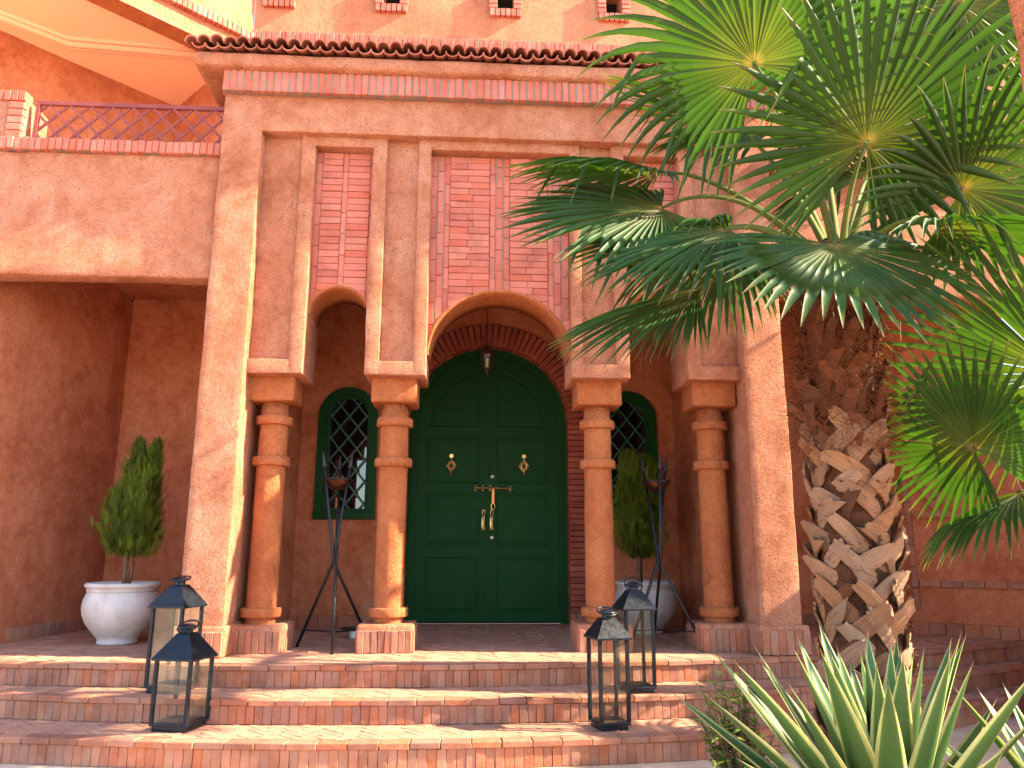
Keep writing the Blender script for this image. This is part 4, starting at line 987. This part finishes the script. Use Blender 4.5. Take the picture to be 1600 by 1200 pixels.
def conifer(label, c, z0, z1, prof, lobes, n, seed, lean=0.0):
    t = thing('potted_conifer', label, 'shrub', (c[0], c[1], z0), 'conifers in the two pots')
    rnd = random.Random(seed); H = z1 - z0
    m = MB()
    for k in range(9):
        a = rnd.uniform(0, 6.28); r0 = rnd.uniform(0, 0.035); r1 = rnd.uniform(0.03, 0.12); hh = rnd.uniform(0.45, 0.8) * H
        pts = [(c[0] + r0 * math.cos(a), c[1] + r0 * math.sin(a), z0 - 0.03)]
        for f in (0.15, 0.35, 0.6, 1): pts.append((c[0] + (r0 + (r1 - r0) * f) * math.cos(a) + lean * f * hh + rnd.uniform(-0.012, 0.012), c[1] + (r0 + (r1 - r0) * f) * math.sin(a) + rnd.uniform(-0.012, 0.012), z0 + hh * f))
        m.tube(pts, [0.011, 0.010, 0.008, 0.006, 0.003], 6)
    m.build('stems', 'stem', t, True)
    V = []; Fc = []; A_ = []; Rn = []
    for k in range(n):
        f = rnd.random() ** 0.85; z = z0 + H * (0.20 + 0.75 * f)
        lx, ly, lz, ls = rnd.choice(lobes)
        rr = np.interp(f, prof[0], prof[1]) * ls
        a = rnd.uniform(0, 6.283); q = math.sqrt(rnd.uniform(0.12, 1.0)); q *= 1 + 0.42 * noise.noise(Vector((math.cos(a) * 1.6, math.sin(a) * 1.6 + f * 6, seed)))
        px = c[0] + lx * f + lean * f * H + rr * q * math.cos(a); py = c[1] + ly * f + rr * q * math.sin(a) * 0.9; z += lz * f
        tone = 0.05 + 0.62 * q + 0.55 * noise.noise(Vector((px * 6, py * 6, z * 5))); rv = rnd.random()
        out = Vector((math.cos(a), math.sin(a), 0)); d = (Vector((0, 0, 1)) + out * rnd.uniform(0.0, 0.75) + Vector((rnd.uniform(-.3, .3), rnd.uniform(-.3, .3), 0))).normalized()
        side = d.cross(Vector((math.cos(a + rnd.uniform(-1.2, 1.2)), math.sin(a + rnd.uniform(-1.2, 1.2)), 0))).normalized()
        L = rnd.uniform(0.055, 0.13); base = Vector((px, py, z)) - d * L * 0.4
        for b in range(7):                                  # flat feathery spray
            u_ = b / 6; s_ = (1 if b % 2 else -1); o_ = base + d * L * u_ * 0.8
            dd = (d + side * s_ * 0.55).normalized() if b < 6 else d; l = L * (0.45 - 0.22 * u_); ww = dd.cross(side.cross(d)).normalized() * 0.0026
            i = len(V); V += [tuple(o_ - ww), tuple(o_ + dd * l * 0.6 - ww * 1.1), tuple(o_ + dd * l), tuple(o_ + dd * l * 0.6 + ww * 1.1), tuple(o_ + ww)]
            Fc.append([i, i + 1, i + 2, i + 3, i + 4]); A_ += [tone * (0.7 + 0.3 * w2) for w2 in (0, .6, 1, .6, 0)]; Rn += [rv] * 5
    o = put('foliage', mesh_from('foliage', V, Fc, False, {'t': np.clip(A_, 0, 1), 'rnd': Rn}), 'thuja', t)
    return t
conifer('bushy bright green conifer with a forked top in the left corner pot', (-2.84, 6.76), 0.46, 1.74, ([0, .10, .25, .42, .6, .8, 1], [.20, .26, .28, .28, .24, .16, .03]), [(0.12, 0, 0.0, .55), (-0.03, 0, 0.0, .62), (0.05, .05, -0.14, .85), (-0.04, -0.04, -0.30, 1.0)], 4300, 5, 0.02)
conifer('dark columnar conifer in the pot behind the right columns', (1.66, 7.40), 0.44, 1.76, ([0, .1, .3, .5, .7, .9, 1], [.16, .22, .25, .25, .23, .16, .06]), [(0.03, 0, -0.05, 1), (-0.10, 0, .0, .6), (0.08, 0, -0.05, .6)], 4800, 9)

# ------------------------------------------------------------------ palms
def fan(hub, axis, nrm, R, nseg, spread, grav, seed, fold=0.48, join=0.56, cup=0.15, threads=0.35, narrow=1.0):
    """Pleated fan blade: segments joined to about half their length, then free, drooping tips."""
    rnd = random.Random(seed); hub = Vector(hub); ax = Vector(axis).normalized(); n = Vector(nrm); n = (n - ax * n.dot(ax)).normalized(); sd = n.cross(ax)
    da = 2 * spread / nseg
    V = []; Fc = []; A_ = []; Rn = []
    st = [0.015, 0.10, 0.22, 0.36, join, 0.62, 0.74, 0.86, 0.95, 1.0]
    for i in range(nseg):
        a = -spread + da * (i + 0.5); rel = abs(a) / spread
        L = R * (1.0 - 0.30 * rel ** 2) * rnd.uniform(0.93, 1.05); rv = rnd.random()
        d0 = (ax * math.cos(a) + sd * math.sin(a) - n * cup * rel * rel + n * rnd.uniform(-0.02, 0.02)).normalized()
        e = (-ax * math.sin(a) + sd * math.cos(a)).normalized(); p = hub.copy(); prev = 0; g = grav * rnd.uniform(0.65, 1.35); tw = rnd.uniform(-0.5, 0.5)
        base = len(V); jn = join * rnd.uniform(0.92, 1.12); kink = rnd.random() < 0.06
        for k, s in enumerate(st):
            b = max(0, s - 0.30); d = (d0 + Vector((0, 0, -1)) * g * b * b * 2.4 + (Vector((0, 0, -1)) * 1.6 * (s > 0.72) if kink else Vector())).normalized()
            p = p + d * (L * (s - prev)); prev = s
            if s <= join + 1e-6: hw = max(0.0012, s * L * math.tan(da / 2) * 1.03)
            else: hw = join * L * math.tan(da / 2) * (1 - ((s - join) / (1 - join)) ** 1.35) * narrow + 0.0006
            ee = e; nn = ee.cross(d).normalized() if ee.cross(d).dot(n) > 0 else d.cross(ee).normalized()
            if s > join: ee = (e + nn * tw * (s - join)).normalized()
            fd = fold * hw * (1.0 if s <= join else 1.3)
            V += [tuple(p - ee * hw + nn * fd), tuple(p - nn * fd), tuple(p + ee * hw + nn * fd)]
            A_ += [s] * 3; Rn += [rv] * 3
            if k:
                q = base + (k - 1) * 3; Fc += [[q, q + 1, q + 4, q + 3], [q + 1, q + 2, q + 5, q + 4]]
            if k == 4 and rnd.random() < threads:           # curly thread where the segments part
                tp = p + ee * hw; td = (d + Vector((rnd.uniform(-.6, .6), rnd.uniform(-.6, .6), rnd.uniform(-.8, .3)))).normalized(); j = len(V); ln = rnd.uniform(0.08, 0.22)
                sv = Vector((rnd.uniform(-1, 1), rnd.uniform(-1, 1), rnd.uniform(-1, 1))).normalized()
                thr = [(tp + td * ln * u_ + sv * 0.03 * math.sin(u_ * 5) * u_ + Vector((0, 0, -0.05 * u_ * u_)), u_) for u_ in (0, .2, .4, .6, .8, 1)]
                pend = (j, thr)
            elif k == 4: pend = None
        if pend:
            j = len(V)
            for q_, u_ in pend[1]: V += [tuple(q_), tuple(q_ + Vector((0.0011, 0.0006, 0.0011)))]; A_ += [1.0, 1.0]; Rn += [0.8, 0.8]
            for k in range(5): Fc.append([j + 2 * k, j + 2 * k + 1, j + 2 * k + 3, j + 2 * k + 2])
    return mesh_from('frond', V, Fc, True, {'t': A_, 'rnd': Rn})
def petiole(parent, pts, r0, r1):
    P = [Vector(p) for p in pts]; out = []
    for t in np.linspace(0, 1, 14): out.append(P[0] * (1 - t) ** 2 + P[1] * 2 * t * (1 - t) + P[2] * t * t)
    m = MB(); m.tube(out, [r0 + (r1 - r0) * k / 13 for k in range(14)], 8, flat=0.5)
    tt = np.repeat(np.linspace(0, 1, 14), 8)
    o = put('petiole', mesh_from('petiole', m.v, m.f, True, {'t': tt, 'rnd': [0.5] * len(m.v)}), 'petiole', parent)
    return o
def frond(palm, crown, hub, axis, nrm, R, nseg=46, spread=2.5, grav=0.5, seed=0, mid=None, **kw):
    o = put('frond', fan(hub, axis, nrm, R, nseg, spread, grav, seed, **kw), 'frond', palm)
    C0 = Vector(crown); Hb = Vector(hub)
    mp = Vector(mid) if mid else (C0 + Hb) / 2 + Vector((0, 0, 0.18))
    petiole(o, [C0, mp, Hb], 0.044, 0.015)
    return o
TX, TY = 1.90, 3.72
palm = thing('fan_palm', 'large fan palm with shaggy trunk of dry leaf bases in front of the portico', 'palm', (TX, TY, -0.43), 'fan palms in the garden')
tr = MB(); prof_ = [(0.235, -0.42), (0.205, -0.3), (0.190, -0.05), (0.182, 0.4), (0.178, 0.9), (0.172, 1.4), (0.155, 1.8), (0.13, 2.1), (0.09, 2.3), (0.03, 2.4)]
tr.lathe([(r - 0.012, z) for r, z in prof_], (TX, TY, 0), 40, 0.02); tr.build('trunk', 'bark', palm, True)
def trad(z): return float(np.interp(z, [p[1] for p in prof_], [p[0] for p in prof_]))
# stumps of old leaf bases wrapped crosswise round the trunk
def boot_mesh(seed, L, Wd, alpha, sg, lift, dark):
    rnd = random.Random(seed); ns = 8; nw = 5; V = []; A_ = []; B_ = []; r0 = 0.205
    cut = rnd.uniform(-0.25, 0.25)
    for lay in (0, 1):
        for i in range(ns + 1):
            s = i / ns; wv = Wd * (1.15 - 0.45 * s) * (1 if s < 0.9 else 0.9)
            for j in range(nw):
                u_ = (j / (nw - 1) - 0.5); ss = s * (1 + cut * u_ * (s > 0.8)) + (rnd.uniform(-0.05, 0.06) if i == ns else 0)
                along = ss * L; tx = along * math.cos(alpha) * sg - u_ * wv * math.sin(alpha) * sg; tz = along * math.sin(alpha) + u_ * wv * math.cos(alpha)
                r = r0 + lift * s ** 1.4 + 0.006 * (1 - (2 * u_) ** 2) + (0.0 if lay else -0.012) + (0.012 * rnd.uniform(-1, 1) * s if lay else 0)
                th = tx / r0
                V.append((r * math.sin(th), -r * math.cos(th), tz)); A_.append(s); B_.append(u_ + 0.5 + lay * 0.1)
    F = []; m = (ns + 1) * nw
    for i in range(ns):
        for j in range(nw - 1):
            a = i * nw + j; q = [a, a + 1, a + nw + 1, a + nw]
            F.append([m + k for k in q]); F.append(q[::-1])
    rim = [j for j in range(nw)] + [i * nw + nw - 1 for i in range(1, ns + 1)] + [ns * nw + j for j in range(nw - 2, -1, -1)] + [i * nw for i in range(ns - 1, 0, -1)]
    for a, b in zip(rim, rim[1:] + rim[:1]): F.append([a, b, m + b, m + a])
    if sg < 0: F = [f[::-1] for f in F]
    me = mesh_from('leaf_base', V, F, True, {'t': A_, 'fib': B_}); me.set_sharp_from_angle(angle=R_(45))
    me.materials.append(MAT['boot_dark' if dark else 'boot']); return me
BOOT = [boot_mesh(i, random.uniform(0.20, 0.30), random.uniform(0.075, 0.10), R_(random.uniform(30, 52)), 1 if i % 2 else -1, random.uniform(0.045, 0.10), False) for i in range(16)]
BOOTD = [boot_mesh(40 + i, random.uniform(0.14, 0.24), random.uniform(0.05, 0.09), R_(random.uniform(30, 80)), 1 if i % 2 else -1, random.uniform(0.05, 0.13), True) for i in range(10)]
for row in range(21):
    for c_ in range(7):
        z = -0.42 + row * 0.084 + random.uniform(-0.018, 0.018); s_ = trad(z) / 0.228
        m = Matrix.Translation((TX, TY, z)) @ Matrix.Rotation((c_ + 0.5 * (row // 2 % 2) + 0.1 * row) * 2 * math.pi / 7 + random.uniform(-0.14, 0.14), 4, 'Z') @ Matrix.Diagonal((s_, s_, 1, 1)) @ Matrix.Rotation(random.uniform(-0.07, 0.05), 4, 'X')
        put('leaf_base', BOOT[2 * random.randrange(8) + row % 2] if random.random() > 0.05 else BOOTD[random.randrange(10)], None, palm, m)
for k in range(95):
    z = 1.26 + 0.84 * k / 95; s_ = trad(z) / 0.205
    m = Matrix.Translation((TX, TY, z)) @ Matrix.Rotation(k * 2.39996, 4, 'Z') @ Matrix.Diagonal((s_, s_, 1, 1)) @ Matrix.Rotation(random.uniform(-0.25, 0.15), 4, 'X')
    put('leaf_base', BOOTD[random.randrange(10)], None, palm, m)
rnd = random.Random(3); V = []; Fc = []
for k in range(7500):
    top = k < 5600; z = rnd.uniform(1.25, 2.2) if top else rnd.uniform(-0.35, 1.5); a = rnd.uniform(0, 6.283); r = trad(z) + rnd.uniform(-0.01, 0.07 if top else 0.02)
    p = Vector((TX + r * math.cos(a), TY + r * math.sin(a), z)); o_ = Vector((math.cos(a), math.sin(a), 0)); tg = Vector((-math.sin(a), math.cos(a), 0))
    d = (o_ * rnd.uniform(0.0, 0.7) + tg * rnd.uniform(-1, 1) + Vector((0, 0, rnd.uniform(-0.7, 0.8)))).normalized(); L = rnd.uniform(0.04, 0.13 if top else 0.07); wv = d.cross(o_).normalized() * rnd.uniform(0.0008, 0.0022)
    i = len(V); bend = Vector((rnd.uniform(-1, 1), rnd.uniform(-1, 1), rnd.uniform(-1.4, .4))) * L * 0.35
    for u_ in (0, 0.35, 0.7, 1): q = p + d * L * u_ + bend * u_ * u_; V += [tuple(q - wv * (1 - u_ * .7)), tuple(q + wv * (1 - u_ * .7))]
    Fc += [[i + 2 * j, i + 2 * j + 1, i + 2 * j + 3, i + 2 * j + 2] for j in range(3)]
o = put('trunk_fibre', mesh_from('trunk_fibre', V, Fc), 'fibre', palm); o['kind'] = 'stuff'
CR = (1.95, 3.70, 2.16)
FR = palm, CR
frond(*FR, (1.93, 3.30, 2.73), (0.14, -0.66, 0.74), (0.0, 0.74, 0.66), 0.90, 46, 2.75, 0.15, 11, mid=(1.90, 3.52, 2.55), join=0.54)                  # large fan seen from below
frond(*FR, (1.46, 3.45, 3.25), (-0.55, -0.35, 0.72), (0.45, 0.62, 0.62), 1.02, 46, 2.5, 0.8, 12, mid=(1.80, 3.55, 2.85), join=0.5)              # upper left fan
frond(*FR, (2.51, 3.30, 3.54), (0.30, -0.55, 0.78), (-0.10, 0.80, 0.58), 0.80, 46, 2.8, 0.5, 13, mid=(2.15, 3.5, 3.0), join=0.48)               # top right fan
frond(*FR, (2.50, 3.45, 2.58), (0.50, -0.62, 0.42), (-0.15, 0.62, 0.72), 0.84, 44, 2.75, 0.35, 14, mid=(2.25, 3.6, 2.6), join=0.5)               # right fan
frond(*FR, (1.06, 3.90, 2.64), (-0.93, -0.15, -0.22), (-0.22, -0.72, 0.62), 0.92, 50, 2.1, 0.25, 15, mid=(1.5, 3.8, 2.86))                      # left fan
frond(*FR, (1.12, 4.15, 2.99), (-0.98, 0.0, 0.10), (0.05, -0.34, 0.92), 0.95, 46, 1.6, 0.4, 16, mid=(1.5, 4.0, 2.95))                           # left edge-on fan
frond(*FR, (1.30, 3.58, 2.38), (-0.93, -0.12, -0.30), (-0.28, -0.62, 0.72), 0.90, 48, 1.8, 0.25, 17, mid=(1.6, 3.66, 2.5))                      # lower left fan
frond(*FR, (1.19, 3.75, 2.12), (-0.88, -0.1, -0.42), (-0.42, -0.5, 0.75), 0.86, 44, 1.05, 0.25, 18, mid=(1.6, 3.72, 2.35))                      # lowest left fan
frond(*FR, (1.66, 3.18, 2.14), (0.08, -0.62, -0.74), (0.0, -0.76, 0.64), 0.72, 40, 2.3, 0.2, 19, mid=(1.8, 3.45, 2.38), join=0.62, fold=0.24)   # front fan hanging over the trunk
frond(*FR, (1.67, 4.40, 3.51), (-0.93, -0.05, 0.30), (0.2, -0.35, 0.90), 0.90, 36, 0.7, 0.15, 20, mid=(1.85, 4.0, 3.0))                         # young folded fan
frond(*FR, (2.45, 4.15, 3.05), (0.5, 0.5, 0.5), (-0.4, -0.4, 0.8), 0.9, 44, 2.4, 0.7, 21, mid=(2.2, 3.9, 2.8))
frond(*FR, (1.95, 4.45, 3.45), (-0.1, 0.75, 0.55), (0.0, -0.6, 0.8), 0.9, 44, 2.4, 0.7, 22, mid=(1.95, 4.1, 3.0))
frond(*FR, (1.50, 4.05, 2.50), (-0.6, 0.5, -0.3), (0.0, 0.2, 0.95), 0.85, 44, 2.0, 1.2, 23, mid=(1.75, 3.95, 2.6))
frond(*FR, (2.24, 3.25, 2.28), (0.70, -0.55, -0.25), (0.25, -0.35, 0.9), 0.75, 44, 2.0, 0.7, 24, mid=(2.1, 3.45, 2.5))
frond(*FR, (1.95, 3.80, 3.35), (0.05, 0.1, 1.0), (-0.3, 0.9, 0.0), 0.95, 44, 1.3, 0.1, 25, mid=(1.95, 3.72, 2.7))
# second, smaller palm outside the frame on the right, two of its fans reach in
p2 = thing('fan_palm', 'smaller fan palm at the right edge with bright backlit fans', 'palm', (3.75, 3.65, -0.43), 'fan palms in the garden')
m = MB(); m.lathe([(0.2, -0.43), (0.17, 0.0), (0.15, 0.5), (0.10, 0.8), (0.02, 0.9)], (3.75, 3.65, 0), 24, 0.03); m.build('trunk', 'bark', p2, True)
C2 = (3.75, 3.65, 0.78)
frond(p2, C2, (2.49, 3.60, 1.27), (-0.62, 0.05, 0.70), (0.72, 0.42, 0.55), 0.66, 56, 2.85, 0.15, 31, mid=(3.2, 3.7, 1.05), join=0.5)
frond(p2, C2, (2.74, 3.30, 1.58), (-0.72, 0.0, 0.62), (0.60, 0.55, 0.58), 0.90, 56, 2.4, 0.15, 32, mid=(3.3, 3.5, 1.35), join=0.5)
frond(p2, C2, (2.80, 3.75, 1.06), (-0.6, 0.2, -0.3), (0.1, -0.1, 0.95), 0.62, 46, 2.2, 1.1, 33, mid=(3.3, 3.7, 1.1))
frond(p2, C2, (3.75, 4.3, 1.4), (0.1, 0.8, 0.4), (0.1, -0.4, 0.9), 0.7, 40, 2.3, 0.7, 35)
# third palm further back, its crown fills the top right corner
p3 = thing('fan_palm', 'tall fan palm farther back, its pale fans filling the top right corner', 'palm', (4.4, 5.0, -0.43), 'fan palms in the garden')
m = MB(); m.lathe([(0.22, -0.43), (0.19, 0.2), (0.17, 1.5), (0.15, 2.9), (0.08, 3.3), (0.02, 3.4)], (4.4, 5.0, 0), 24, 0.03); m.build('trunk', 'bark', p3, True)
C3 = (4.4, 5.0, 3.2)
for k, (h_, ax_, n_) in enumerate([((2.95, 4.6, 3.96), (-0.6, -0.5, 0.5), (0.5, 0.5, 0.7)), ((2.65, 4.9, 4.55), (-0.7, -0.1, 0.7), (0.5, 0.6, 0.6)), ((3.3, 4.5, 4.5), (-0.1, -0.6, 0.75), (0.1, 0.75, 0.65)),
                                   ((3.7, 4.4, 4.1), (0.3, -0.8, 0.4), (0, 0.4, 0.9)), ((3.75, 5.5, 4.3), (0.2, 0.6, 0.7), (0, -0.7, 0.6)), ((4.3, 4.9, 3.9), (0.8, 0, 0.4), (-0.3, 0, 0.9))]):
    frond(p3, C3, h_, ax_, n_, 0.95, 42, 2.5, 0.6, 50 + k)

# ------------------------------------------------------------------ variegated agaves and a small shrub
def agave(label, c, leaves, seed, sc_=1.0):
    t = thing('variegated_agave', label, 'agave', c, 'variegated agaves in the foreground')
    rnd = random.Random(seed)
    cr = MB(); cr.lathe([(0.10 * sc_, -0.1), (0.11 * sc_, 0.02), (0.07 * sc_, 0.10), (0.0, 0.14)], c, 16); cr.build('crown', 'stem', t, True)
    for az, el, L, Wd, seedk in leaves:
        d = Vector((math.cos(az) * math.cos(el), math.sin(az) * math.cos(el), math.sin(el))); s = Vector((-math.sin(az), math.cos(az), 0)); n = s.cross(d) * -1
        if n.z < 0: n = -n
        V = []; A_ = []; Rn = []; Fc = []; ns = 14; us = (-1, -0.8, -0.72, -0.3, 0, 0.3, 0.72, 0.8, 1)
        rv = rnd.random(); bendv = rnd.uniform(-0.04, 0.045); b0 = Vector(c) + d * 0.05 * sc_ + Vector((0, 0, 0.04)); twl = rnd.uniform(-0.35, 0.35)
        for i in range(ns + 1):
            q = i / ns; hw = Wd * sc_ * (0.62 + 0.75 * q - 0.2 * q * q if q < 0.35 else 0.858 * (1 - ((q - 0.35) / 0.65) ** 1.7)) + 0.0006
            p = b0 + d * L * sc_ * q - n * bendv * L * q * q; ss = (s + n * twl * q).normalized(); nn = ss.cross(d); nn = nn if nn.dot(n) > 0 else -nn
            for lay in (0, 1):
                for u_ in us:
                    V.append(tuple(p + ss * hw * u_ + nn * (0.30 * hw * u_ * u_ - (0.02 * (1 - q) * (1 - u_ * u_) + 0.0008 if lay else 0)))); A_.append(abs(u_)); Rn.append(rv)
        m = len(us)
        for i in range(ns):
            for j in range(m - 1):
                a = i * 2 * m + j; Fc.append([a, a + 1, a + 2 * m + 1, a + 2 * m]); b = a + m; Fc.append([b, b + 2 * m, b + 2 * m + 1, b + 1])
            a = i * 2 * m; Fc.append([a, a + 2 * m, a + 3 * m, a + m]); a += m - 1; Fc.append([a, a + m, a + 3 * m, a + 2 * m])
        lf = put('leaf', mesh_from('leaf', V, Fc, True, {'t': A_, 'rnd': Rn}), 'agave', t)
        tip = b0 + d * L * sc_ - n * bendv * L; sp = MB(); sp.tube([tip - d * 0.004, tip + d * 0.022], [0.0022, 0.0004], 5); sp.build('spine', 'stem', lf)
def rosette(n, seed, L0, L1, W0):
    rnd = random.Random(seed); out = []
    for k in range(n):
        f = k / n; out.append((k * 2.39996 + rnd.uniform(-0.15, 0.15), R_(86 - 58 * f ** 1.05 + rnd.uniform(-5, 5)), L0 + (L1 - L0) * math.sin(min(1, f * 1.5) * 1.57) + rnd.uniform(-0.05, 0.05), W0 * rnd.uniform(0.85, 1.1), k))
    return out
agave('large green agave with cream leaf edges at the foot of the palm', (1.55, 2.95, -0.40), rosette(48, 4, 0.64, 0.86, 0.070), 4)
agave('smaller cream-edged agave at the lower right corner', (2.24, 2.85, -0.40), rosette(30, 8, 0.5, 0.68, 0.058), 8)

sh = thing('leafy_shrub', 'small leafy shrub with yellowish shoots left of the large agave', 'shrub', (1.24, 3.62, -0.43))
rnd = random.Random(21); st = MB(); V = []; Fc = []; A_ = []; Rn = []
for k in range(46):
    a = rnd.uniform(0, 6.283); sp = rnd.uniform(0.02, 0.20); hh = rnd.uniform(0.34, 0.68) - sp * 0.3
    b = Vector((1.24, 3.62, -0.43)); tpp = b + Vector((sp * math.cos(a) - 0.03, sp * math.sin(a), hh)); md = (b + tpp) / 2 + Vector((rnd.uniform(-.03, .03), rnd.uniform(-.03, .03), 0.03))
    pts = [b * (1 - t) ** 2 + md * 2 * t * (1 - t) + tpp * t * t for t in np.linspace(0, 1, 7)]; st.tube(pts, [0.005 - 0.0005 * q for q in range(7)], 5)
    for j in range(26):
        t = rnd.uniform(0.25, 1.0); p = b * (1 - t) ** 2 + md * 2 * t * (1 - t) + tpp * t * t; an = j * 2.4 + rnd.uniform(-.3, .3)
        d = Vector((math.cos(an), math.sin(an), rnd.uniform(0.0, 0.9))).normalized(); s_ = d.cross(Vector((0, 0, 1))).normalized(); L = rnd.uniform(0.035, 0.075); wv = L * 0.16; dn = Vector((0, 0, -L * 0.25)); i = len(V)
        V += [tuple(p), tuple(p + d * L * .4 + s_ * wv), tuple(p + d * L + dn), tuple(p + d * L * .4 - s_ * wv)]; Fc.append([i, i + 1, i + 2, i + 3]); A_ += [t ** 2] * 4; Rn += [rnd.random()] * 4
st.build('stems', 'stem', sh, True); put('foliage', mesh_from('foliage', V, Fc, False, {'t': A_, 'rnd': Rn}), 'shrub', sh)

for o in bpy.data.objects:
    if 'world_kids' in o.keys(): del o['world_kids']
